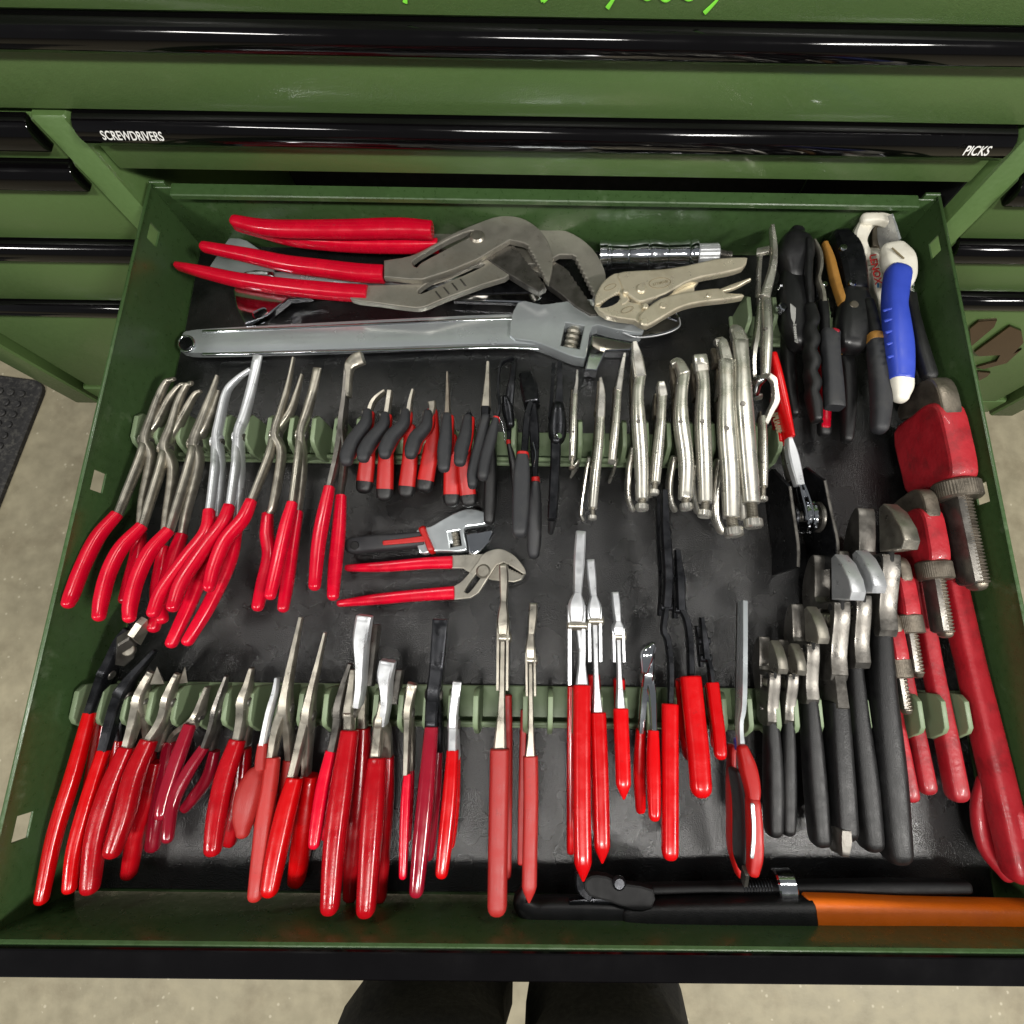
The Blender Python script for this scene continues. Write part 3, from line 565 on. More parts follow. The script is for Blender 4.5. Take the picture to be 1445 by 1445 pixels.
VGRIP('large locking pliers with split welding jaw, eighth of the nickel row',[(1064,280),(1064,460),(1066,660),(1085,920),(1092,1165)],53,[([(1000,180),(1035,178),(1062,285)],[20,28,34],(58,60)),([(985,215),(1000,260),(1000,310)],[14,20,18],(46,48)),([(1035,300),(1020,420),(1015,500)],[10,14,14],(44,46))],(1106,1248),lever=[(1020,850),(998,1000),(1000,1160),(1034,1240)],kr=54,zb=(62,70))
VGRIP('biggest curved jaw locking pliers at the right end of the nickel row',[(1140,170),(1152,320),(1158,520),(1180,800),(1205,1082)],54,[([(1085,108),(1115,112),(1142,180)],[20,34,42],(60,62)),([(1095,170),(1105,260),(1110,340)],[10,14,14],(46,48))],(1216,1198),lever=[(1140,900),(1135,1020),(1150,1160)],kr=53,zb=(64,72))
VGRIP('small c clamp locking pliers with bent arm touching the red ratchet handle',[(1266,600),(1268,700),(1270,850),(1272,995)],22,[([(1300,360),(1335,400),(1342,500),(1310,570),(1278,640)],[14,18,20,17,14],(66,60)),([(1252,570),(1250,620),(1258,700)],[6,8,9],(46,46))],(1272,1060),kr=26)
# tall long nose locking pliers in the short rack
t=Thing('locking_pliers','long flat jawed locking pliers standing at the left end of the short back rack','locking pliers','nickel locking pliers in the middle rack')
t.add('jaw',strip(VJ,[(374,138),(384,230),(380,330),(340,480)],(72,68),[9,13,16,24],4,'box'),'nickel')
t.add('jaw',strip(VJ,[(318,258),(312,350),(308,470)],(46,46),[12,9,9],4,'box'),'nickel')
t.add('jaw_pad',strip(VJ,[(305,262),(362,250)],(64,70),[12,12],4,'box',n=(0,0,1)),'nickel')
t.add('body',strip(VJ,[(345,480),(348,600),(348,720),(345,860)],(66,70),[22,25,26,20],[5,7,7,5],'soft'),'nickel')
t.add('channel',strip(VJ,[(320,480),(310,620),(285,760),(285,880)],(40,34),[14,16,12,10],5,'box'),'nickel')
p=VJ.p((348,630),76); t.add('rivet',cyl(p-np.array([0,0,.003]),p,.0018),'steel_dark')
t.add('adjusting_screw',strip(VJ,[(330,875),(300,900),(292,940)],(56,44),[22,30,26],6,'round','round','round'),'chrome'); 
t.add('lever',strip(VJ,[(275,900),(290,960),(325,962)],(36,40),[8,8,6],4,'soft','round','round'),'nickel'); t.done()
# ------------------------------------------------------------------ front rack: red handled pliers
FR='red handled pliers in the front rack'
kw=dict(group=FR)
def cutter(V,tip,heel,back,z,m='steel',w=12):
    """broad ground cutting jaw: a flat leaf between tip, heel and back points"""
    P=[V.p(q,h) for q,h in zip((tip,heel,back),z)]
    def f(t):
        nrm=unit(np.cross(P[1]-P[0],P[2]-P[0])); d=nrm*.0022
        Vv=[P[0]+d*.3,P[1]+d,P[2]+d,P[0]-d*.3,P[1]-d,P[2]-d]
        t.add('cutting_jaw',(Vv,[(0,1,2),(5,4,3),(0,3,4,1),(1,4,5,2),(2,5,3,0)]),m)
    return f
def bigcut(t):
    def poly(name,pts,th,m,sub=None):
        P=[VD.p(q[:2],q[2]) for q in pts]; nr=unit(np.cross(P[1]-P[0],P[2]-P[0])); nr=nr if nr[2]>0 else -nr; n=len(P); c=np.mean(P,axis=0)
        Vv=[c+(p-c)*.93+nr*th/2 for p in P]+[p+nr*th*.3 for p in P]+[p-nr*th/2 for p in P]
        F=[tuple(range(n)),tuple(2*n+i for i in range(n))[::-1]]+[(k*n+i,k*n+(i+1)%n,(k+1)*n+(i+1)%n,(k+1)*n+i) for k in (0,1) for i in range(n)]
        return t.add(name,(Vv,F),m,sub,ang=20)
    poly('cutting_head',[(425,205,58),(478,172,60),(512,205,46),(498,262,40),(455,300,38),(412,292,48)],.009,'steel_dark')
    poly('cutting_jaw',[(482,182,64),(520,128,66),(546,100,64),(550,150,54),(516,214,50)],.006,'steel')
    p=VD.p((474,243),51); t.add('rivet',cyl(p-np.array([.001,0,.004]),p+np.array([.001,0,.0022]),.0052,18),'steel')
PL('diagonal cutters with long bright red handles against the left drawer wall',VD,[(470,150),(430,210),(395,300),(378,345)],[(345,420),(305,525)],[(304,522),(235,780),(150,1060),(90,1345)],[(400,330),(385,420)],[(385,440),(350,640),(320,800),(300,900)],zt=50,zp=48,zu=(52,56),zl=(36,22),hw=(14,22,18,29),red='red_bright',steel='steel_black',extra=bigcut,**kw)
PL('diagonal cutters with black head and red handles, second in the front rack',VD,[(595,245),(540,310),(490,370),(455,430)],[(415,520),(366,692)],[(366,688),(300,900),(240,1120),(215,1295)],[(440,480),(440,640)],[(435,640),(420,800),(400,900),(380,980)],zt=52,zp=48,zu=(52,58),zl=(36,22),hw=(8,26,20,30),red='red_bright',steel='steel_black',**kw)
PL('diagonal cutters with shiny triangular jaw and fat red handles, third in the front rack',VD,[(575,340),(548,400),(530,470)],[(505,560),(470,680)],[(470,676),(398,850),(335,1060),(305,1290)],[(560,560),(575,680)],[(560,700),(555,820),(545,920),(535,990)],zt=56,zp=50,zu=(54,60),zl=(34,20),hw=(14,22,16,40),hl=38,red='red_satin',extra=cutter(VD,(602,316),(572,388),(634,386),(62,56,50)),**kw)
PL('diagonal cutters with pointed jaw and curved red handles, fourth in the front rack',VD,[(692,348),(668,410),(655,470)],[(625,560),(565,648)],[(566,644),(500,800),(455,980),(405,1130)],[(650,560),(610,680)],[(600,740),(560,920),(510,1060),(478,1230)],zt=56,zp=50,zu=(54,60),zl=(34,18),hw=(10,20,16,40),hl=34,red='red_satin',extra=cutter(VD,(726,316),(698,385),(736,380),(60,54,50)),**kw)
PL('slim pliers with short dark red crossed handles, fifth in the front rack',VD,[(826,406),(805,470),(780,540)],[(770,560),(762,578)],[(748,574),(695,720),(640,890),(622,970)],[(700,600),(668,645)],[(660,650),(650,760),(610,960),(584,1108)],zt=52,zp=48,zu=(54,60),zl=(32,26),hw=(8,14,12,30),hl=34,red='red_deep',**kw)
PL('small pliers with wine red sprung handles, sixth in the front rack',VD,[(912,358),(890,430),(870,510)],[(845,600),(812,678)],[(810,674),(735,790),(672,920),(650,1075)],[(860,590),(850,680)],[(858,690),(830,800),(770,890),(730,940)],zt=56,zp=48,zu=(54,60),zl=(40,30),hw=(7,13,10,26),red='red_deep',steel='steel_dark',**kw)
PL('combination pliers with grey wedge nose and broad red handles, seventh in the front rack',VD,[(1022,322),(1005,400),(988,470)],[(978,560),(958,648)],[(958,644),(905,800),(868,980),(850,1120)],[(1000,560),(992,660)],[(990,680),(975,850),(945,1000),(925,1085)],zt=56,zp=50,zu=(54,62),zl=(36,26),hw=(9,22,18,40),hl=34,red='red_satin',**kw)
t=Thing('pliers','retaining ring pliers with wide coral paddle grip hanging low in the front rack','pliers',FR)
t.add('arm',strip(VE,[(226,366),(216,430),(190,520),(160,665)],(58,56),[7,11,12,13],4,'box'),'steel_light')
t.add('grip',strip(VE,[(160,660),(152,720),(148,775)],(56,58),[20,22,22],4,'soft','flat','flat'),'red_coral')
t.add('paddle',strip(VE,[(150,765),(128,800),(100,880),(80,980),(72,1050)],(56,60),[20,40,54,46,26],[5,8,10,9,6],'soft','round','round',sub=6),'red_coral')
t.add('arm',strip(VE,[(232,400),(228,520),(215,640)],(44,40),[7,10,10],4,'box'),'steel_light')
t.add('paddle',strip(VE,[(200,650),(185,800),(165,900),(150,1010)],(40,30),[18,30,44,24],[5,8,9,6],'soft','round','round',sub=6),'red_coral'); t.done()
PL('long needle nose pliers with worn pink handles right of the coral paddle grips',VE,[(330,98),(295,270),(268,420),(262,500)],[(225,590),(198,725)],[(205,722),(185,860),(160,1060),(128,1325)],[(275,600),(280,730)],[(282,730),(265,900),(240,1080),(222,1200)],zt=62,zp=50,zu=(52,58),zl=(34,18),hw=(8,24,15,36),red='red_coral',**kw)
PL('needle nose pliers with fat glossy red handles, second long needle in the front rack',VE,[(437,166),(405,310),(375,440),(362,530)],[(335,630),(290,808)],[(302,812),(262,960),(220,1150),(192,1300)],[(360,640),(352,800)],[(372,800),(352,950),(330,1120),(310,1258)],zt=62,zp=50,zu=(52,60),zl=(32,14),hw=(6,22,16,42),red='red_bright',**kw)
PL('small gas pliers with crimson handles tucked left of the tall lineman pliers',VE,[(548,304),(520,400),(498,510)],[(492,580),(468,692)],[(462,692),(428,840),(402,1000),(388,1100)],[(510,600),(505,700)],[(500,705),(470,850),(450,980),(435,1060)],zt=54,zp=48,zu=(52,58),zl=(36,28),hw=(9,20,18,28),red='red_dip',steel='steel_dark',**kw)
def lineman(tip,base,w,V,z=(68,58)):
    def f(t):
        t.add('jaw',strip(V,[tip,((tip[0]*2+base[0])/3-8,(tip[1]*2+base[1])/3),((tip[0]+base[0]*2)/3-2,(tip[1]+base[1]*2)/3),base,(base[0]-14,base[1]+90)],(z[0],52),[w,w*.95,w*.66,w*.55,w*.5],[5,7,8,8,7],'box'),'steel_light')
        t.add('jaw',strip(V,[(tip[0]+w*1.6,tip[1]+40),(base[0]+w*1.2,base[1])],(44,44),[w*.5,w*.5],5,'box'),'steel_dark')
    return f
PL('tall lineman pliers with broad bright jaw and long red handles in the front rack',VE,[(560,330),(553,420),(546,520)],[(545,540),(540,606)],[(545,602),(510,850),(478,1110),(458,1375)],[(600,430),(603,590)],[(606,590),(592,850),(566,1100),(550,1325)],zt=58,zp=52,zu=(54,60),zl=(34,14),hw=(12,22,20,46),hl=38,red='red_satin',extra=lineman((612,92),(596,400),33,VE),**kw)
PL('lineman pliers with bright square jaw and fat red handles right of the tall pair',VE,[(690,470),(685,520),(680,560)],[(672,620),(660,724)],[(668,724),(652,900),(636,1120),(618,1385)],[(705,600),(712,715)],[(712,716),(705,900),(690,1120),(678,1330)],zt=58,zp=52,zu=(54,60),zl=(36,16),hw=(12,20,22,48),hl=36,red='red_satin',extra=lineman((716,292),(708,480),33,VE,(64,58)),**kw)
PL('thin side cutters with narrow crimson handles between lineman and dark nosed pliers',VE,[(824,392),(815,440),(806,520)],[(803,600),(796,795)],[(802,792),(794,900),(787,1080),(782,1240)],[(818,600),(822,770)],[(822,775),(818,860),(812,980),(808,1080)],zt=58,zp=50,zu=(54,56),zl=(36,24),hw=(22,17,11,21),hl=12,red='red_dip',**kw)
PL('dark flat nosed pliers with long translucent wine red handles in the front rack',VE,[(946,108),(938,230),(928,360),(918,440)],[(912,500),(906,588)],[(908,586),(886,850),(862,1100),(842,1305)],[(930,520),(935,690)],[(936,690),(925,850),(905,1060),(895,1150)],zt=62,zp=52,zu=(54,60),zl=(36,20),hw=(32,30,26,37),hl=28,red='red_deep',steel='steel_black',**kw)
PL('small bright tipped pliers with glossy red handles at the end of the red group',VE,[(1022,384),(1014,450),(1006,520),(1006,570)],[(1004,610),(1002,690)],[(1002,688),(990,880),(968,1100),(954,1225)],[(1010,640),(1015,720)],[(1016,720),(1008,900),(1000,1000),(990,1100)],zt=58,zp=50,zu=(54,58),zl=(40,30),hw=(19,20,20,33),hl=26,red='red_bright',steel='steel_light',dep=(1.8,6,5,None),**kw)
# ---- tongue and groove pliers on edge
TG='tongue and groove pliers on edge in the front rack'
def TGP(label,V,tip,fork,arm,grip,lower,w,red,steel,zs=(60,58,56,60),lw=None,end='point',boltside=1):
    t=Thing('tongue_and_groove_pliers',label,'pliers',TG)
    t.add('jaw',strip(V,tip,(zs[0]+4,zs[0]),[w[0]*.9,w[0],w[0]*.7],[4,6,7],'box'),steel)
    j0=tip[-1]; t.add('jaw',strip(V,[(tip[-1][0],tip[-1][1]-12),fork[0],(fork[0][0]*.8+fork[1][0]*.2,fork[0][1]*.8+fork[1][1]*.2)],(zs[0]+1,zs[0]),[w[0]*.7,w[1]*.95,w[1]*.8],[7,8,7],'box'),steel)
    a=path(V,fork,(zs[0],zs[1])); h=w[1]
    for s in (-1,1): t.add('slotted_rail',strip(V,[(u+s*h*.78,v) for u,v in fork],(zs[0],zs[1]),h*.26,6,'box'),steel)
    t.add('arm',strip(V,[fork[0]]+[(u,v) for u,v in arm],(zs[0]-2,zs[2]),[h*.42,w[2]*.45,w[2],w[2]][:len(arm)+1],[5,5,5,5][:len(arm)+1],'box',sub=3),steel)
    i=t.add('grip',strip(V,grip,(zs[2],zs[3]),w[3],None,'soft','flat',end,sub=5),red)
    t.add('grip',strip(V,lower,(34,18),lw or w[3]*.8,None,'soft','flat','round',sub=5),red)
    p=V.p(((fork[0][0]*2+fork[1][0])/3,(fork[0][1]*3+fork[1][1])/4),zs[0]); r=h*mpp(p)/V.k
    t.add('pivot_bolt',cyl(p-np.array([r*1.08,0,0]),p+np.array([r*1.38,0,0]),.0046,18,.3),'steel')
    return t.done()
TGP('large tongue and groove pliers with matte coral handles reaching the small flat pair',VF,[(172,188),(175,240),(174,330)],[(172,380),(170,620)],[(168,640),(160,830)],[(160,828),(158,950),(154,1150),(151,1365)],[(186,640),(188,850),(186,1060),(184,1260)],(15,21,23,34),'red_coral','steel',lw=16,end='round',zs=(62,58,58,62))
TGP('smaller tongue and groove pliers with matte coral handles, second of the coral pair',VF,[(276,322),(274,370),(268,440)],[(266,475),(268,640)],[(268,745),(265,856)],[(266,852),(267,1000),(264,1180),(262,1300)],[(243,690),(238,850),(234,1050),(232,1215)],(15,18,20,26),'red_coral','steel',lw=11)
TGP('large bright jawed water pump pliers with long glossy scarlet handles',VF,[(440,75),(434,170),(428,300)],[(424,330),(424,600)],[(442,490),(443,610)],[(444,608),(443,800),(444,1050),(447,1215)],[(408,610),(406,800),(405,1000),(405,1175)],(19,30,22,31),'red_bright','steel_light',lw=14,zs=(68,58,60,66))
TGP('medium bright jawed water pump pliers with scarlet handles, middle of the scarlet trio',VF,[(473,172),(477,230),(484,310)],[(486,335),(488,520)],[(492,560),(498,705)],[(499,702),(505,850),(510,1020),(513,1160)],[(486,570),(492,700),(496,900),(500,1100)],(15,24,18,28),'red_bright','steel_light',lw=20,zs=(64,56,56,60))
TGP('short bright jawed water pump pliers with scarlet handles, smallest of the scarlet trio',VF,[(558,284),(562,330),(567,395)],[(567,405),(570,520)],[(572,560),(577,690)],[(578,688),(580,760),(584,850),(587,945)],[(572,585),(576,700),(580,800),(582,900)],(13,21,16,26),'red_bright','steel_light',lw=20,zs=(62,56,56,60))
# ---- small mini bolt cutters, black parallel pliers trio
PL('compact bright headed cutters with two scarlet handles beside the water pump pliers',VG,[(150,575),(140,620),(132,690)],[(148,740),(155,880)],[(154,876),(154,980),(156,1080),(158,1172)],[(122,750),(110,880)],[(110,872),(106,980),(106,1060),(109,1148)],zt=62,zp=52,zu=(56,62),zl=(40,24),hw=(14,18,10,24),hl=21,red='red_bright',steel='chrome',extra=lambda t:t.add('cutting_head',strip(VG,[(152,572),(132,600),(124,660)],(66,58),[10,26,16],[4,8,6],'soft','round','round'),'chrome'),**kw)
def blk(label,V,rail,arm,grip,w,zs,low):
    t=Thing('circlip_pliers',label,'pliers','black headed circlip pliers in the front rack')
    t.add('jaw',strip(V,rail,(zs[0],zs[1]),[w[0]*.9]+[w[0]*1.5]*(len(rail)-1),[4,6,6,6][:len(rail)],'box'),'steel_black')
    t.add('jaw',strip(V,[(u-w[0]*2.0,v+30) for u,v in rail],(zs[0]-18,zs[1]-18),w[0]*.8,4,'box'),'steel_black')
    t.add('arm',strip(V,[rail[-1]]+arm,(zs[1],zs[2]),[w[0]*.8]+[w[1]]*len(arm),5,'box'),'steel_black')
    for q in rail[1:]:
        p=V.p(q,zs[1]); t.add('rivet',cyl(p-np.array([.0052,0,0]),p+np.array([.0052,0,0]),.0036),'steel_black')
    t.add('grip',strip(V,grip,(zs[2],zs[3]),w[2],None,'soft','flat','round',sub=5),'red_bright')
    t.add('grip',strip(V,low,(34,18),w[2]*.8,None,'soft','flat','round',sub=5),'red_bright')
    t.done()
blk('longest circlip pliers with thin black jaws and one straight scarlet handle showing',VG,[(193,30),(197,180),(205,330),(200,440)],[(190,520),(205,560),(215,660),(213,788)],[(213,784),(213,950),(213,1150),(213,1300)],(11,10,29),(66,58,56,62),[(208,800),(207,950),(206,1100),(205,1250)])
blk('middle circlip pliers with black jaws and broad scarlet handle leaning right',VG,[(238,240),(246,340),(250,450)],[(272,490),(283,580),(286,690)],[(284,688),(298,820),(312,950),(321,1072)],(10,11,37),(60,56,56,62),[(262,700),(266,780),(275,880),(285,950)])
blk('shortest circlip pliers with black jaws and slim scarlet handle leaning right',VG,[(324,478),(332,560),(338,620)],[(350,640),(361,712)],[(362,708),(372,790),(384,880),(390,955)],(8,8,22),(58,54,54,58),[(352,720),(360,800),(370,860),(374,920)])
# ---- cable shears with red and black body
t=Thing('cable_stripper','red and black shears with long flat bright blade pointing to the back','shears')
t.add('blade',strip(VS,[(165,28),(163,250),(158,520),(148,620),(156,745)],(66,60),[12,12,12,10,12],[7,8,8,6,5],'sharp'),'satin_chrome')
t.add('blade',strip(VS,[(152,40),(150,260),(146,500),(142,640)],(58,50),[8,8,8,8],6,'sharp'),'steel_dark')
t.add('spine',strip(VS,[(165,750),(190,840),(210,940),(212,1010)],(64,72),[26,38,34,26],[6,8,8,7],'slab','round','flat',sub=5),'red_soft')
t.add('handle',strip(VS,[(212,1000),(218,1120),(220,1250),(212,1335)],(72,70),[30,34,34,26],[8,9,9,7],'slab','round','round',sub=5),'red_soft')
t.add('lever',strip(VS,[(112,735),(108,900),(112,1080),(120,1230),(150,1345)],(36,30),[13,16,18,22,20],[7,8,9,9,7],'slab','round','round',sub=5),'red_soft')
t.add('core',strip(VS,[(125,850),(150,960),(158,1100),(155,1260),(168,1330)],(52,54),[14,22,22,18,14],[12,16,16,14,10],'slab','round','round',sub=5),'plastic_black')
t.add('trim_strip',strip(VS,[(212,1015),(219,1120),(217,1200),(210,1270)],(82,79),[10,10,10,9],1.2,'slab','round','round'),'satin_chrome')
t.add('latch',strip(VS,[(180,1335),(172,1390)],(70,60),[12,12],4,'box'),'steel_dark'); 
t.add('spring_clip',strip(VS,[(132,700),(138,745)],(48,48),[9,9],4,'soft','round','round'),'blue_rubber'); t.done()
# ------------------------------------------------------------------ adjustable wrenches
def adj_outline(open_=0.0):
    body=[(-1.05,-.29),(-.70,-.32),(-.42,-.37),(-.16,-.43),(.03,-.44),(.10,-.38),(.10,.10),(.40,.12),(.78,.13),(.84,.22),(.74,.36),(.52,.50),(.25,.58),(-.05,.54),(-.40,.42),(-.70,.31),(-1.05,.27)]
    jaw=[(.125,-.52-open_),(.125,-.03-open_),(.75,-.04-open_),(.80,-.14-open_),(.66,-.34-open_),(.42,-.52-open_),(.24,-.58-open_)]
    win=[(-.30,-.30),(-.02,-.30),(-.02,.08),(-.30,.08)]
    return body,jaw,win
def ADJ(t,P_head,fwd,up,size,th,m='steel_worn',rot=0.,open_=.05,jm=None,jawshape=None):
    """wrench head: P_head centre, fwd jaw direction, up in-plane; size = head width"""
    fwd=unit(np.array(fwd)); up=unit(np.array(up)-np.array(up)@fwd*fwd)
    c,s=math.cos(rot),math.sin(rot); ex=fwd*c+up*s; ey=-fwd*s+up*c; ez=np.cross(ex,ey)
    body,jaw,win=adj_outline(open_); jaw=jawshape or jaw; S=lambda L:[(x*size,y*size) for x,y in L]
    t.add('head',plate([smooth_loop(S(body),3),S(win)],th,P_head,ex,ey,.0012),m,ang=24)
    t.add('movable_jaw',plate([S(jaw)],th*.86,P_head,ex,ey,.0014),jm or m,ang=24)
    a=P_head+ex*(-.16*size)+ey*(-.29*size); b=P_head+ex*(-.16*size)+ey*(.07*size)
    t.add('adjusting_screw',thread(a,b,.105*size,.105*size,ez,.0030*size/.04,.22,'round'),'steel')
    return ex,ey
AW='black handled adjustable wrenches standing in the front rack'
def ADJEDGE(label,head,grip,w,size,th,zs,m='steel_dark',jm='steel',grm='rubber_black',rot=-.10,open_=.30,flip=-1,tail=False,kind='soft'):
    t=Thing('adjustable_wrench',label,'wrench',AW)
    g=path(VH,grip,(zs[1],zs[2])); hp=VH.p(head,zs[0]-6); hp[0]=.25*hp[0]+.75*(g[0][0]+(g[0][0]-g[1][0])*.5); d=hp-g[-1]; d[2]*=.3; fw=unit(d)
    up=np.array([0.0,0,1.])*flip
    ex,ey=ADJ(t,hp,fw,up,size,th,m,rot,open_,jm)
    size*=1.0; neck=sweep([hp-ex*size*.9,(hp-ex*size*.9+g[0])/2,g[0]+unit(g[1]-g[0])*.006],[th*.46,th*.42,th*.44],[size*.30,size*.27,size*.24],None,'box'); t.add('neck',neck,m)
    t.add('grip',strip(VH,grip,(zs[1],zs[2]),w,[size*210,size*240,size*250,size*240][:len(grip)],kind,'flat','round',sub=5),grm)
    q=hp+ex*size*.0-ey*size*.33; t.add('slide_slot',cyl(q-np.array([th*.505,0,0]),q+np.array([th*.505,0,0]),size*.075,18,.1),'black_void',0)
    q=hp+ex*size*.055-ey*size*(.40+0); t.add('slide_slot',sweep([q-ey*.0-ex*size*.05,q+ex*size*.05],th*.2,size*.05,None,'round','round','round'),'black_void',0)
    if tail: t.add('hanging_end',strip(VH,[(408,1295),(408,1340),(405,1385)],(zs[2]+6,zs[2]+4),[24,26,18],9,'box','flat','round'),'steel_dark'); t.add('hanging_end',strip(VH,[(372,1300),(372,1340),(385,1378)],(zs[2]-14,zs[2]-12),[18,20,16],7,'soft','flat','round'),'steel_dark')
    return t.done()
ADJEDGE('smallest adjustable wrench with black dipped handle next to the red shears',(112,700),[(132,860),(138,1000),(142,1150),(142,1300)],[24,32,36,33],.040,.0105,(46,40,38))
ADJEDGE('small adjustable wrench with black dipped handle, second from the red shears',(196,705),[(196,850),(197,1000),(197,1150),(196,1300)],[22,27,30,28],.038,.0100,(46,40,38))
ADJEDGE('medium adjustable wrench with yellowed jaw and black handle, third from the red shears',(248,590),[(278,765),(288,900),(305,1120),(322,1335)],[24,32,38,36],.046,.0118,(48,42,38))
ADJEDGE('adjustable wrench with polished jaw, square black grip and bare steel hanging end',(385,440),[(385,808),(392,980),(402,1150),(412,1302)],[36,40,42,42],.060,.0150,(50,46,42),m='steel_dark',jm='steel_light',tail=True,kind='slab')
ADJEDGE('adjustable wrench half hidden behind the polished one, long black handle',(438,410),[(446,610),(466,860),(496,1120),(518,1345)],[26,36,44,42],.056,.0140,(54,42,38),m='steel_dark',jm='steel_light')
ADJEDGE('longest adjustable wrench with worn jaws and thick black handle beside the pipe wrenches',(525,260),[(552,482),(562,760),(592,1080),(618,1385)],[34,46,54,50],.064,.0165,(54,46,40),jm='steel')
# flat ones
t=Thing('adjustable_wrench','long chrome adjustable wrench lying flat along the back','wrench')
h0=VX.p((262,484),12); h1=VX.p((792,478),12); hd=VX.p((824,474),13); d=unit(h1-h0)
t.add('handle',strip(VX,[(263,485),(300,484),(500,476),(700,468),(790,470)],12,[16,19,21.5,23,26],[5,5.5,6,6,7],'sharp','round','flat',flat=True),'satin_chrome')
i=0; t.add('raised_edge',strip(VX,[(287,468),(500,459),(700,450),(760,452)],17.6,[2.2,2.2,2.2,2.2],1.3,'soft','round','round',flat=True),'chrome',i); t.add('raised_edge',strip(VX,[(287,500),(500,496),(700,490),(760,492)],17.6,[2.2,2.2,2.2,2.2],1.3,'soft','round','round',flat=True),'chrome',i)
p=VX.p((263,485),18.5); t.add('hanging_hole',join(cyl(p-np.array([0,0,.004]),p+np.array([0,0,.001]),.0085,24,.2)),'steel_black',i)
k=[VX.p((263+11*math.cos(a),485+11*math.sin(a)),18.8) for a in np.linspace(0,2*PI,17)]; t.add('hole_rim',sweep(k,.0012,.0012,(0,0,1),'round',sub=1),'chrome',i)
ADJ(t,hd,(1,-.05,0),(0,1,0),.076,.019,'satin_chrome',-.14,.0,'chrome',[(.118,-.60),(.118,-.03),(.75,-.04),(.70,-.16),(.36,-.24),(.29,-.58)]); t.done()
t=Thing('adjustable_wrench','small adjustable wrench with black and red cushion grip lying on the liner','wrench')
g=strip(VB,[(135,1048),(220,1040),(360,1030),(500,1015)],14,[42,44,42,40],[7,8,8,7],'slab','round','flat',flat=True); t.add('grip',g,'rubber_grey')
t.add('grip_inlay',strip(VB,[(295,1034),(400,1024),(520,1010)],22.4,[12,13,16],1.2,'slab','round','flat',flat=True),'red_soft',0)
t.add('collar',strip(VB,[(497,970),(518,1018),(540,1072)],15,[20,16,18],9,'slab','round','round',flat=True),'red_soft',0)
p=VB.p((145,1046),22.5); t.add('hanging_hole',cyl(p-np.array([0,0,.003]),p+np.array([0,0,.0006]),.0042,20),'black_void',0)
t.add('neck',strip(VB,[(520,1010),(570,1000),(640,985)],14,[32,40,58],5,'box',flat=True),'satin_chrome')
hd=VB.p((690,990),14); ADJ(t,hd,(1,.10,0),(0,1,0),.041,.011,'satin_chrome',.10,.0,'chrome'); t.done()
# flat tongue and groove pliers
def vloop(V,uvs,z): return [tuple(V.p(q,z)[:2]) for q in uvs]
def teeth(p,q,n,dep):
    p=np.array(p,float);q=np.array(q,float);d=(q-p)/n;u=np.array([-d[1],d[0]])/np.hypot(*d)
    out=[]
    for i in range(n): out+= [tuple(p+d*i),tuple(p+d*(i+.5)+u*dep)]
    return out+[tuple(q)]
def flatplate(t,name,V,loops,z,th,m,bev=.0008,sub=None):
    return t.add(name,plate([vloop(V,l,z) for l in loops],th/1000,(0,0,z/1000),(1,0,0),(0,1,0),bev),m,sub,ang=16)
TF='tongue and groove pliers lying flat'
t=Thing('tongue_and_groove_pliers','small tongue and groove pliers with open red handles lying on the liner','pliers',TF)
flatplate(t,'arm',VB,[[(640,1100),(800,1092),(840,1100),(880,1135),(930,1155)]+teeth((930,1160),(1005,1195),6,6)+[(1018,1190),(1000,1222),(960,1235),(850,1225),(740,1190),(700,1165),(640,1165)]],11,6,'steel_flat')
up=spl([(655,1255),(700,1225),(770,1140),(800,1095),(850,1070),(900,1068),(960,1100),(1010,1160),(1018,1195),(985,1180)],3)+[(930,1145),(905,1135),(870,1150),(830,1210),(780,1290),(740,1315),(655,1325)]
flatplate(t,'slotted_arm',VB,[up,smooth_loop([(712,1275),(770,1190),(790,1185),(795,1205),(735,1285),(715,1288)],3)],17,6,'steel_flat')
p=VB.p((802,1178),20); t.add('pivot_bolt',cyl(p-np.array([0,0,.006]),p+np.array([0,0,.002]),.0072,24,.25),'steel')
t.add('grip',strip(VB,[(645,1133),(500,1138),(300,1155),(115,1162)],(11,11),[33,30,27,18],[6,6,6,5],'soft','flat','round',flat=True,sub=5),'red_dip')
t.add('grip',strip(VB,[(655,1288),(480,1300),(250,1322),(75,1342)],(16,10),[35,31,28,18],[6,6,6,5],'soft','flat','round',flat=True,sub=5),'red_dip'); t.done()
def bigtg(label,V,z,outer,slot,lowjaw,lowarm,bolt,g1,g2,extra=None):
    t=Thing('tongue_and_groove_pliers',label,'pliers',TF)
    flatplate(t,'slotted_arm',V,[outer]+([slot] if slot else []),z+10,8,'steel_flat',.0012)
    flatplate(t,'arm',V,[lowarm[0]]+lowarm[1:],z+2,8,'steel_flat',.0012)
    flatplate(t,'jaw',V,[lowjaw],z+2.2,10,'steel_dark',.0012)
    if bolt: p=V.p(bolt,z+14); t.add('pivot_bolt',cyl(p-np.array([0,0,.008]),p+np.array([0,0,.0025]),.0082,28,.25),'steel')
    if bolt:
        for q in ((120,452),(160,432),(200,412),(240,392)): t.add('tongue_groove',strip(V,[q,(q[0]+26,q[1]+34)],z+6.4,[4,4],.5,'soft','round','round',flat=True),'steel_dark',1)
    for pts,zz,w in (g1,g2): t.add('grip',strip(V,pts,zz,w,[9,9,8,6],'soft','flat','round',flat=True,sub=6),'red_dip')
    t.done()
outer=spl([(-127,312),(0,290),(100,242),(200,185),(330,130),(430,98),(530,105),(610,150),(665,220),(688,310),(680,380)],3)+[(668,420),(650,405)]+teeth((655,400),(570,240),10,-7)+[(545,228),(480,215),(420,250),(320,310),(200,360),(60,405),(0,405),(-127,392)]
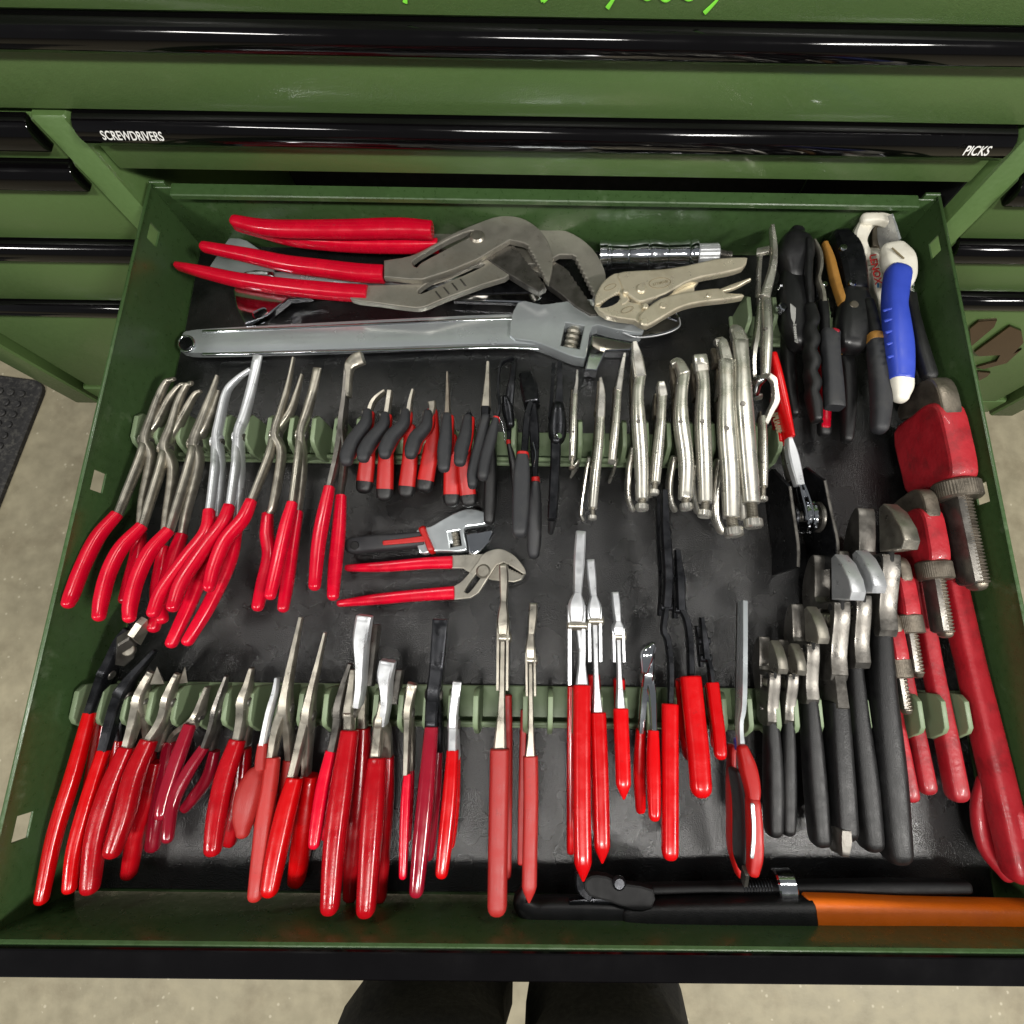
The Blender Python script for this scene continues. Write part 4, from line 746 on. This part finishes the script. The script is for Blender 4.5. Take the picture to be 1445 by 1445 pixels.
slot=smooth_loop([(10,325),(40,295),(180,215),(290,170),(300,190),(190,250),(60,320),(30,345)],3)
lowarm=[smooth_loop([(-280,440),(-120,430),(40,420),(200,370),(380,300),(480,380),(350,430),(160,500),(60,540),(-20,538),(-150,520),(-285,500)],3),smooth_loop([(40,455),(120,400),(260,340),(360,330),(300,365),(150,430),(55,472)],3)]
lowjaw=[(360,300),(470,245),(500,240)]+teeth((520,262),(645,420),8,6)+[(655,445),(620,465),(570,440),(480,385),(400,330)]
bigtg('front one of the two large tongue and groove pliers, handles spread over the chrome tool',VL,38,outer,slot,lowjaw,lowarm,(322,186),
  ([(-135,368),(-250,362),(-430,340),(-600,318),(-775,280),(-1000,236)],(44,52),[40,40,38,37,33,24]),([(-212,464),(-400,450),(-620,428),(-820,400),(-1000,360),(-1130,330)],(40,44),[38,38,36,32,27,16]))
outer2=spl([(500,210),(610,165),(700,158),(790,185),(880,255),(935,350),(948,430)],3)+[(930,470),(900,500)]+teeth((895,485),(800,295),9,-7)+[(780,285),(720,285),(640,330),(500,330)]
lowjaw2=[(620,330),(700,320),(740,345)]+teeth((770,370),(900,560),8,6)+[(905,578),(870,580),(800,540),(730,480),(660,430)]
lowarm2=[smooth_loop([(-20,205),(200,120),(420,120),(600,180),(700,300),(640,380),(500,300),(300,260),(100,262),(-20,260)],3)]
bigtg('rear large tongue and groove pliers, handles nearly closed against the back wall',VL,18,outer2,None,lowjaw2,lowarm2,None,
  ([(100,155),(-60,145),(-280,150),(-560,150),(-720,140),(-850,112)],(60,66),[40,46,44,40,36,28]),([(130,230),(-60,232),(-300,226),(-560,202),(-720,165),(-845,136)],(40,44),[26,26,26,26,24,18]))
# flat locking pliers on top of the chrome wrench head
t=Thing('locking_pliers','nickel locking pliers with oval stamp lying flat over the chrome wrench head','locking pliers')
Z=48
up=smooth_loop([(215,405),(330,388),(520,378),(680,355),(850,318),(950,298),(1130,290),(1150,310),(1120,370),(1000,405),(870,430),(800,445),(700,480),(560,560),(430,605),(370,618),(320,590),(260,540),(230,470)],2)
flatplate(t,'body',VR,[up],Z+6,9,'nickel_flat',.002)
flatplate(t,'jaw',VR,[spl([(50,570),(90,490),(150,430),(215,405),(232,470),(262,545),(300,600),(240,640),(230,600),(225,560)],2)+[(222,550)]+teeth((215,560),(95,630),8,9)+[(48,640),(46,600)]],Z+4,9,'nickel_flat',.0015)
flatplate(t,'jaw',VR,[[(52,645),(90,640)]+teeth((100,632),(225,590),8,-6)+[(250,600),(320,620),(370,625),(410,650),(420,700),(380,780),(330,750),(220,735),(130,715),(75,680)]],Z+3,9,'nickel_flat',.0015)
flatplate(t,'jaw_gap',VR,[smooth_loop([(85,638),(150,580),(215,552),(230,580),(200,612),(140,636)],2)],Z+8.2,1,'steel_black',.0002)
flatplate(t,'toggle_bar',VR,[[(440,625),(620,485),(690,470),(660,495),(470,625)]],Z+7,5,'steel_dark',.0006)
flatplate(t,'channel',VR,[smooth_loop([(520,590),(640,530),(810,440),(770,500),(760,545),(640,590)],2)],Z,6,'nickel_flat',.001)
flatplate(t,'lever',VR,[smooth_loop([(375,700),(420,660),(520,590),(640,555),(800,530),(940,515),(1000,550),(1110,555),(1120,580),(1000,600),(860,615),(740,635),(640,670),(520,740),(430,790),(380,780),(365,740)],2)],Z+7,9,'nickel_flat',.002)
t.add('release_lever',strip(VR,[(945,530),(1050,495),(1175,440)],(Z+6,Z+14),[14,22,10],3,'soft','round','round',flat=True),'nickel_flat')
for q,r in (((388,497),.0055),((545,622),.004),((410,740),.0046),((882,548),.003),((272,518),.0026),((418,626),.0032)):
    p=VR.p(q,Z+12); t.add('rivet',cyl(p-np.array([0,0,.004]),p+np.array([0,0,.0006]),r,18,.3),'nickel_flat')
oc=np.array(VR.p((522,460),Z+10.7)); ring=[oc+np.array([.0115*math.cos(a),.0062*math.sin(a)+.0014*math.cos(a),0]) for a in np.linspace(0,2*PI,25)]
t.add('oval_stamp',sweep(ring,.0004,.0003,(0,0,1),'round',sub=1),'print_tan',0)
for q in ((160,490),(285,655)):
    oc=np.array(VR.p(q,Z+8.8)); ring=[oc+np.array([.0062*math.cos(a)-.0012*math.sin(a),.0026*math.sin(a)+.003*math.cos(a),0]) for a in np.linspace(0,2*PI,21)]
    t.add('stamp',sweep(ring,.0003,.0003,(0,0,1),'round',sub=1),'print_tan',1)
t.add('stamp_print',marks(VR.p((470,474),Z+10.7),VR.p((580,446),Z+10.7),(0,1,0),.0030,8,3,.00018),'print_tan',0)
t.done()
# chrome puller under the big pliers, chrome knurled handle behind
t=Thing('bearing_puller','chrome puller with drilled arm lying under the large red pliers','puller')
flatplate(t,'arm',VK,[smooth_loop([(455,460),(470,540),(510,620),(620,580),(720,500),(830,490),(830,420),(640,380),(480,400)],1),smooth_loop([(555,570),(600,548),(612,565),(570,592)],3)],14,10,'chrome',.0015)
flatplate(t,'yoke',VK,[[(330,350),(440,190),(520,215),(640,300),(660,400),(540,400),(440,420)]],8,8,'satin_chrome',.0015)
t.add('bar',strip(VK,[(640,395),(900,390),(1300,400),(1560,420)],(16,16),[30,32,34,36],5,'box',flat=True),'satin_chrome')
t.add('claw',strip(VK,[(215,400),(185,385),(190,415),(210,435)],(8,6),[6,6,6,6],2,'round','round','round',flat=True),'chrome')
flatplate(t,'cross_plate',VL,[[(200,480),(560,470),(640,470),(630,500),(600,518),(210,505)]],10,8,'chrome',.002)
flatplate(t,'plate',VL,[[(180,420),(620,400),(650,440),(640,468),(200,478)]],9,6,'steel_black',.002)
flatplate(t,'claw_end',VK,[[(500,362),(560,352),(640,360),(650,385),(540,392)]],22,5,'chrome',.0015); t.done()
t=Thing('chrome_handle','chrome ribbed tool handle with knurled tip against the back drawer wall','tool handle')
a=VR.p((75,262),22); b=VR.p((792,252),26); R_=.0165
prof=[(0,.8),(.01,1),(.08,1.02),(.09,.94),(.12,.96),(.13,.9),(.28,.86),(.30,.92),(.31,.86),(.42,1.0),(.49,1.02),(.50,.95),(.52,1.02),(.6,1.0),(.67,.88),(.69,.94),(.70,.88),(.86,.92),(.90,1.0),(.92,.9),(.95,1.0),(.99,1.0),(1,.8)]
t.add('grip',lathe(a,b,[(d,r*R_) for d,r in prof],30),'chrome'); c=VR.p((945,248),26); t.add('knurled_tip',cyl(b,c,.0112,44,.1,.04),'steel_light')
c2=VR.p((1040,262),24); t.add('shaft',cyl(c,c2,.005,16),'steel_dark'); t.done()
t=Thing('inspection_mirror','small oval mirror with bright rim showing below the flat locking pliers','mirror')
lp=smooth_loop([(250,820),(340,850),(470,845),(590,815),(665,770),(655,700),(600,670),(500,720),(430,790),(340,830)],3)
flatplate(t,'mirror',VR,[lp],16,3,'chrome',.0008); t.add('rim',strip(VR,[(250,822),(345,856),(470,850),(592,820),(666,775),(662,715)],18,5,1.2,'round',flat=True,sub=5),'steel_light')
t.add('bracket',strip(VR,[(430,800),(560,700),(650,730)],18,[8,8,8],1,'box',flat=True,sub=1),'steel_black'); t.done()
# ------------------------------------------------------------------ back right cutters and strippers
t=Thing('ratchet_cutter','black ratcheting cable cutter with scalloped grip in the short back rack','cutter')
t.add('head',strip(VQ,[(310,225),(300,300),(300,450),(300,640)],(60,52),[80,150,175,120],[10,16,18,14],'soft','round','round',sub=6),'plastic_black')
t.add('blade_guard',strip(VQ,[(440,280),(445,450),(440,650),(450,960)],(74,66),[28,34,32,14],[3,4,4,3],'slab','round','round'),'rubber_black')
t.add('body',strip(VQ,[(310,650),(300,850),(310,1100),(360,1300)],(50,48),[150,165,150,120],[12,15,15,12],'slab','round','round',sub=5),'plastic_black')
sc=[(440,990),(470,1120),(445,1200),(475,1320),(450,1420),(480,1540),(455,1640),(490,1760),(470,1850),(500,1960),(520,2100)]
t.add('grip',strip(VQ,sc,(62,68),[60,66,56,66,56,66,56,66,56,62,50],[9,10,9,10,9,10,9,10,9,9,7],'soft','round','round',sub=5),'rubber_black')
t.add('grip',strip(VQ,[(230,1200),(230,1500),(250,1800),(280,2050)],(30,24),[60,66,62,50],9,'soft','round','round'),'rubber_black')
p=VQ.p((190,975),62); t.add('bolt',cyl(p-np.array([.004,0,.004]),p+np.array([-.002,0,.004]),.0052,6,.2),'chrome')
p=VQ.p((165,742),66); t.add('screw',cyl(p-np.array([0,0,.006]),p,.0018),'chrome')
o=VQ.p((285,1020),64.5); dn=unit(VQ.p((310,1230),64.5)-VQ.p((285,1000),64.5))
t.add('crest_print',join(*[strip(VQ,[(258+i*12,930+i*10),(262+i*10,1010+i*16),(268+i*6,1080+i*14)],65,[5,6,4],.3,'box',flat=True) for i in range(5)]),'print_grey',2)
t.add('lettering',marks(VQ.p((296,1130),65),VQ.p((316,1335),65),np.cross([0,0,1.],dn),.0030,9,5,.0003),'print_grey',2)
t.done()
t=Thing('wire_stripper','wire stripper with grey sleeve handles and red inner edge in the short back rack','wire stripper')
t.add('arm',strip(VQ,[(488,292),(550,420),(560,560),(535,690),(575,800),(590,920)],(66,62),[12,18,18,18,22,24],4,'box'),'steel')
t.add('arm',strip(VQ,[(490,300),(510,480),(510,680),(520,880)],(48,46),[14,24,24,22],4,'box'),'steel_black')
t.add('neck',strip(VQ,[(588,925),(600,1080),(605,1200)],(60,60),[46,42,40],6,'soft','round','flat'),'rubber_black')
t.add('grip',strip(VQ,[(660,1225),(655,1290),(668,1480),(690,1750),(705,1985)],(66,70),[92,88,80,88,96],[7,8,8,8,7],'slab','flat','flat',sub=5),'rubber_grey')
t.add('grip_edge',strip(VQ,[(640,1212),(700,1205),(735,1215)],(70,72),[18,20,18],3,'soft','round','round',n=(0,0,1)),'red_deep')
t.add('grip_edge',strip(VQ,[(560,1600),(580,1720),(590,1850),(596,1960)],(50,50),[26,28,28,24],6,'soft','round','round'),'red_dip')
t.add('grip',strip(VQ,[(600,1300),(598,1600),(600,1900),(600,2180)],(32,26),[50,56,60,56],7,'soft','round','round'),'red_dip')
t.add('grip_end',strip(VQ,[(600,2150),(600,2230)],(26,24),[66,62],7,'soft','round','round'),'rubber_black')
for q in ((605,735),(640,1030)):
    p=VQ.p(q,60); t.add('screw',cyl(p-np.array([.001,0,.004]),p+np.array([0,0,.002]),.0028),'chrome')
t.done()
t=Thing('crimping_tool','black crimping pliers with mustard edge and bands in the short back rack','crimping tool')
t.add('head',strip(VQ,[(760,265),(810,400),(860,600),(900,830)],(54,52),[90,130,125,110],[10,14,14,12],'box','round','flat',sub=4),'steel_black')
t.add('spine',strip(VQ,[(605,320),(660,480),(720,720),(785,925)],(62,60),[24,36,38,36],[4,5,5,5],'slab','round','flat'),'mustard')
t.add('spine',strip(VQ,[(590,340),(640,520),(690,730)],(50,48),[10,14,12],4,'box'),'mustard')
t.add('body',strip(VQ,[(880,830),(900,1000),(900,1150),(880,1330)],(54,54),[130,170,180,150],[12,14,14,12],'slab','flat','round',sub=4),'plastic_black')
for q in ((800,355),(895,712),(905,940)):
    p=VQ.p(q,67); t.add('screw',cyl(p-np.array([0,0,.004]),p+np.array([0,0,.0012]),.0042 if q[1]<900 else .0055,18,.3),'chrome' if q[1]<900 else 'steel_worn')
t.add('neck',strip(VQ,[(1045,930),(1080,1080),(1120,1270)],(64,66),[58,58,54],[6,7,7],'soft','round','flat'),'rubber_black')
t.add('band',strip(VQ,[(1120,1260),(1128,1325)],(66,67),[84,86],8,'soft'),'mustard')
t.add('grip',strip(VQ,[(1128,1320),(1150,1500),(1175,1750),(1180,1960),(1165,2180)],(67,70),[82,92,96,94,80],[8,9,9,9,8],'soft','flat','round',sub=5),'rubber_grey')
t.add('band',strip(VQ,[(800,1400),(808,1470)],(40,40),[72,72],7,'soft'),'mustard')
t.add('grip',strip(VQ,[(808,1465),(835,1600),(850,1850),(840,2130),(830,2300)],(40,30),[70,74,72,66,54],[7,8,8,8,7],'soft','flat','round',sub=5),'rubber_black')
t.done()
# white and blue tubing cutter
t=Thing('tube_cutter','white plastic pipe cutter with blue ribbed grip by the right wall','pipe cutter')
t.add('frame',strip(VN,[(1000,45),(930,60),(870,140),(845,220),(880,310)],(48,54),[28,50,50,48,40],[8,9,9,9,8],'box','round','round',sub=5),'white_paint')
t.add('frame_top',strip(VN,[(900,48),(985,42),(1065,62)],(62,66),[34,34,34],6,'slab','round','round',n=(0,0,1)),'white_paint')
t.add('blade',strip(VN,[(1040,60),(1055,140),(1085,240)],(64,60),[7,8,10],[12,14,14],'sharp'),'steel_light')
t.add('blade_face',strip(VN,[(1010,80),(990,160),(985,250)],(44,42),[36,46,40],4,'box'),'steel_worn')
t.add('body',strip(VN,[(935,310),(970,450),(1000,600),(1020,800),(1045,1000)],(36,36),[60,78,60,44,34],[9,10,10,9,8],'slab','round','round',sub=4),'white_paint')
t.add('shoulder',strip(VN,[(1095,255),(1130,330),(1150,420),(1140,480)],(70,72),[88,112,100,92],[7,9,9,9],'slab','round','round',sub=4),'white_paint')
t.add('hinge_slot',strip(VN,[(1092,250),(1130,285),(1172,322)],(80.5,82),[6,7,6],.5,'slab','round','round',flat=True),'print_tan')
rb=[(1132,430),(1118,520),(1110,600),(1108,670),(1118,760),(1128,850),(1136,930),(1142,1020),(1150,1100),(1152,1175)]
i=t.add('grip',strip(VN,rb,(76,78),[86,84,80,76,82,88,92,90,84,78],[10,11,11,11,11,11,11,11,10,9],'soft','round','flat',sub=5),'blue_rubber')
for v in (672,745,826,908,1000):
    u=np.interp(v,[q[1] for q in rb],[q[0] for q in rb]); t.add('grip_rib',strip(VN,[(u-76,v+18),(u-30,v+3),(u+40,v-8),(u+78,v+4)],(83.5,86),7,1.6,'soft','round','round',n=(0,.4,1)),'blue_rubber',i)
t.add('end_cap',strip(VN,[(1152,1172),(1155,1230),(1150,1290)],(77,76),[78,74,54],[9,9,7],'soft','flat','round'),'white_paint')
e0=VN.p((957,312),50); e1=VN.p((992,480),50); dl=unit(e1-e0)
nrm=unit(np.array([-.45,0,.9])); t.add('lettering',text('LENOX',.0092,VN.p((972,395),53.2),dl,np.cross(nrm,dl),.0001,.02,.12,1.25),'print_red',4)
t.add('emblem',strip(VN,[(992,498),(992,526)],(53.4,53.4),8,.3,'round','round','round',flat=True),'print_blue',4)
t.done()
t=Thing('pliers','black handled nippers squeezed between the blue grip and the right wall','pliers')
t.add('arm',strip(VN,[(1216,425),(1218,540),(1222,600)],(58,58),[8,10,14],5,'box'),'steel_light')
t.add('joint',strip(VN,[(1212,545),(1220,580)],(60,60),[22,26],6,'soft','round','round'),'chrome')
t.add('grip',strip(VN,[(1218,585),(1232,720),(1262,860),(1300,1000),(1350,1140)],(60,74),[34,40,44,50,50],[6,7,8,8,7],'soft','round','round',sub=5),'rubber_black')
t.add('grip',strip(VN,[(1222,640),(1235,850),(1250,1050),(1255,1240)],(38,24),[30,36,40,40],8,'soft','round','round'),'rubber_black'); t.done()
# ------------------------------------------------------------------ chain oil filter wrench: red handle, chrome ratchet, black plates
t=Thing('ratchet_pliers','red handled chrome ratchet wrench standing between two black plates','ratchet')
t.add('grip',strip(VP,[(148,10),(175,140),(215,340),(262,572)],(64,62),[22,28,30,20],[6,8,9,9],'soft','round','flat',sub=5),'red_bright')
t.add('grip_side',strip(VP,[(160,300),(182,420),(205,605)],(44,44),[22,36,34],[7,8,8],'slab','round','flat'),'red_bright')
a_=VP.p((166,395),54); b_=VP.p((205,545),54); dl=unit(b_-a_); t.add('lettering',marks(a_+np.array([-.001,0,.0007]),b_+np.array([-.001,0,.0007]),np.cross(unit(np.array([-.5,0,.85])),dl),.0062,7,8,.0005,.0002),'print_tan',1)
t.add('shank',strip(VP,[(252,575),(280,700),(325,890)],(62,60),[16,36,28],[5,5,5],'box'),'steel_light')
t.add('shank_cover',strip(VP,[(215,640),(240,760),(260,860)],(44,44),[12,13,10],5,'box'),'steel_dark')
for s in (0,1): t.add('link_bar',strip(VP,[(322+s*20,880),(335+s*40,960),(360+s*45,1060),(370+s*35,1130)],(60,56),[9,8,8,9],4,'box'),'chrome')
t.add('pawl',strip(VP,[(345,930),(352,975)],(58,58),[18,18],4,'box'),'chrome')
cw=VP.p((368,1105),46); 
for k,(dx,r,m) in enumerate(((-.012,.011,'steel_black'),(-.002,.0165,'chrome'),(.004,.0165,'chrome'),(.012,.015,'steel_dark'))): t.add('wheel',cyl(cw+np.array([dx-.0022,0,0]),cw+np.array([dx+.0022,0,0]),r,36,.1,.06 if k in(1,2) else 0),m)
t.add('axle',cyl(cw-np.array([.016,0,0]),cw+np.array([.0165,0,0]),.005,16),'steel_dark')
t.done()
for lab,lp,z in (('left black steel plate of the pair beside the ratchet wheel',[(205,735),(262,900),(290,1100),(318,1300),(318,1445)],58),('right black steel plate of the pair beside the ratchet wheel',[(440,725),(500,860),(540,1060),(585,1270),(583,1445)],60)):
    t=Thing('steel_plate',lab,'steel plate','pair of black plates beside the ratchet')
    pts=[VP.p(q,z) for q in lp]; n=len(pts)
    V=[];ztop=[.030 if i==0 else z/1000 for i in range(n)]
    for i,p in enumerate(pts):
        for dx in (-.0016,.0016):
            V.append(np.array([p[0]+dx,p[1],p[2]-(.018 if i==0 else 0)])); V.append(np.array([p[0]+dx,p[1],.004]))
    F=[]
    for i in range(n-1):
        a,b=i*4,i*4+4; F+=[(a,b,b+1,a+1),(a+2,a+3,b+3,b+2),(a,a+2,b+2,b),(a+1,b+1,b+3,a+3)]
    F+=[(0,1,3,2),((n-1)*4,(n-1)*4+2,(n-1)*4+3,(n-1)*4+1)]
    t.add('plate',(V,F),'steel_black'); t.add('worn_edge',sweep([p+np.array([0,0,.0004]) for p in pts[1:]],.0014,.0006,(1,0,0),'box'),'steel_dark',0)
    t.done()
# ------------------------------------------------------------------ pipe wrenches on edge along the right wall
PWG='red pipe wrenches standing on edge along the right wall'
def PIPE(label,x,yaw,yh,yn,ys,yt,th,zb,zt,hz,grip_w,loop=False,dirty=True):
    """x: plane position at the nut; yh hook back, yn nut, ys shank end, yt tail; th thickness; zb..zt body height; hz=(handle z at head, at tail)"""
    t=Thing('pipe_wrench',label,'wrench',PWG)
    X=lambda y:x+yaw*(yn-y)
    h=zt-zb; hl=yh-yn
    def pl2(name,lp,th_,m,off=0,bev=.002,sub=None):
        # lp: (distance in front of the hook back, height)
        fw=unit(np.array([yaw,-1.,0])); org=np.array([X(yh)+off,yh,0]); return t.add(name,plate([lp],th_,org,fw,np.array([0,0,1.]),bev),m,sub)
    L=hl
    pl2('housing',smooth_loop([(.30*L,zb),(.25*L,zb+.45*h),(.24*L,zb+.80*h),(.34*L,zt-.02*h),(.60*L,zt),(.84*L,zt-.02*h),(.93*L,zt-.12*h),(.94*L,zb+.5*h),(.90*L,zb+.05*h),(.7*L,zb-.02*h)],3),th,'red_cast',0,.0034)
    pl2('hook_jaw',smooth_loop([(.02*L,zb+.50*h),(0,zb+.75*h),(.06*L,zb+.93*h),(.22*L,zt-.0*h),(.5*L,zt-.06*h),(.5*L,zb+.62*h),(.3*L,zb+.60*h),(.24*L,zb+.30*h),(.20*L,zb+.12*h),(.08*L,zb+.15*h)],3),th*.74,'steel_worn',0,.0025)
    pl2('heel_jaw',[(.24*L,zb+.04*h),(.36*L,zb-.02*h),(.46*L,zb+.25*h),(.36*L,zb+.36*h),(.26*L,zb+.3*h)],th*.7,'steel_worn',0,.001)
    zc=zt-.26*h; r=.30*h
    t.add('knurled_nut',cyl((X(yn+.008),yn+.0085,zc),(X(yn-.0085),yn-.0085,zc),th*.78,110,.10,.02),'steel_worn')
    k=t.add('hook_shank',thread((X(yn+.004),yn+.004,zc),(X(ys),ys,zc-.002),th*.30,th*.42,(1,0,0),.0031,.16,'slab'),'steel_worn')
    t.add('shank_flat',sweep([(X(yn)-th*.20,yn,zc-th*.05),(X(ys)-th*.20,ys+.003,zc-th*.05-.002)],th*.19,th*.46,(1,0,0),'box','flat','round'),'steel_dark',k)
    t.add('guide_pin',cyl((X(yn+.02)-th*.55,yn+.001,zc-.4*h),(X(yn+.02)-th*.55,yn-.014,zc-.44*h),.0042,14,.3),'red_cast')
    n=9; P=[];A=[];B=[]
    for i in range(n):
        f=i/(n-1); y=yn+.012+(yt+.010-yn-.012)*f; P.append((X(y),y,hz[0]+(hz[1]-hz[0])*f)); A.append(grip_w*np.interp(f,[0,.15,.5,.8,1],[.95,.8,.76,.82,.86])); B.append(np.interp(f,[0,.15,.5,.8,1],[.017,.0115,.0100,.0112,.0105])*grip_w/.011)
    t.add('handle',sweep(P,A,B,None,'slab','flat','round',sub=4),'red_cast')
    # raised rails of the I section
    if loop:
        lp=[(X(yt+.075)-.004,yt+.075,hz[1]-.012),(X(yt+.05)-.008,yt+.05,hz[1]-.020),(X(yt+.02)-.008,yt+.020,hz[1]-.021),(X(yt)-.002,yt+.002,hz[1]-.010)]
        t.add('hanging_loop',sweep(lp,[.0062,.0068,.0068,.0066],[.005,.006,.006,.005],(1,0,0),'soft','round','round'),'red_cast')
    return t.done()
PIPE('largest red pipe wrench, leaning on the right drawer wall',.388,.045,-.205,-.320,-.407,-.652,.0255,.018,.088,(.036,.044),.0125,loop=True)
PIPE('second largest red pipe wrench, between the largest and the small pair',.362,.03,-.316,-.394,-.450,-.596,.0190,.018,.074,(.032,.034),.0092)
PIPE('red pipe wrench with bright scarlet head, larger of the small pair',.337,.045,-.380,-.442,-.486,-.592,.0150,.018,.062,(.028,.032),.0078)
PIPE('smallest red pipe wrench with stubby scarlet head, beside the black adjustable wrenches',.324,.06,-.430,-.481,-.518,-.600,.0130,.018,.058,(.028,.028),.0068)
# ------------------------------------------------------------------ long orange and black pipe wrench lying along the drawer front
t=Thing('swedish_pipe_wrench','long black and orange lever pipe wrench lying along the drawer front','wrench')
t.add('hook_jaw',strip(VM,[(112,140),(108,172),(140,196),(200,200),(300,202),(400,204)],(34,34),[12,26,33,37,37,35],[8,10,11,11,11,11],'soft','round','flat',flat=True,sub=6),'plastic_black')
t.add('jaw_insert',strip(VM,[(232,172),(300,168),(362,170)],(40,40),[5,6,5],4,'sharp',flat=True),'steel_black')
i=t.add('handle',strip(VM,[(392,210),(460,205),(640,203),(870,200)],(36,36),[30,36,39,40],[12,14,15,15],'slab','round','flat',flat=True),'rubber_black')
t.add('grip_sleeve',strip(VM,[(860,196),(1000,200),(1200,206),(1470,212)],(36,36),[42,41,36,36],[14,14,13,13],'soft','flat','round',flat=True),'orange')
flatplate(t,'pivot_plate',VM,[smooth_loop([(285,155),(270,120),(290,98),(330,100),(380,120),(455,135),(450,190),(400,195),(340,170)],2)],44,10,'black_matte',.002)
t.add('second_jaw',strip(VM,[(262,96),(268,130),(295,155)],(34,38),[14,18,16],8,'box',flat=True),'steel_black')
t.add('second_handle',strip(VM,[(440,140),(600,136),(720,138),(900,136),(1100,134),(1285,134)],(30,26),[13,12,16,17,18,16],[7,7,8,8,8,7],'soft','round','round',flat=True),'black_matte')
t.add('adjusting_collar',join(cyl(VM.p((778,134),30),VM.p((828,134),30),.0135,36,.1,.0)),'chrome')
t.add('thread',thread(VM.p((690,138),30),VM.p((770,136),30),.007,.007,(0,0,1),.0024,.2,'round'),'steel_black')
p=VM.p((366,126),51); t.add('rivet',cyl(p-np.array([0,0,.004]),p+np.array([0,0,.0015]),.0055,18,.3),'steel_black'); t.done()
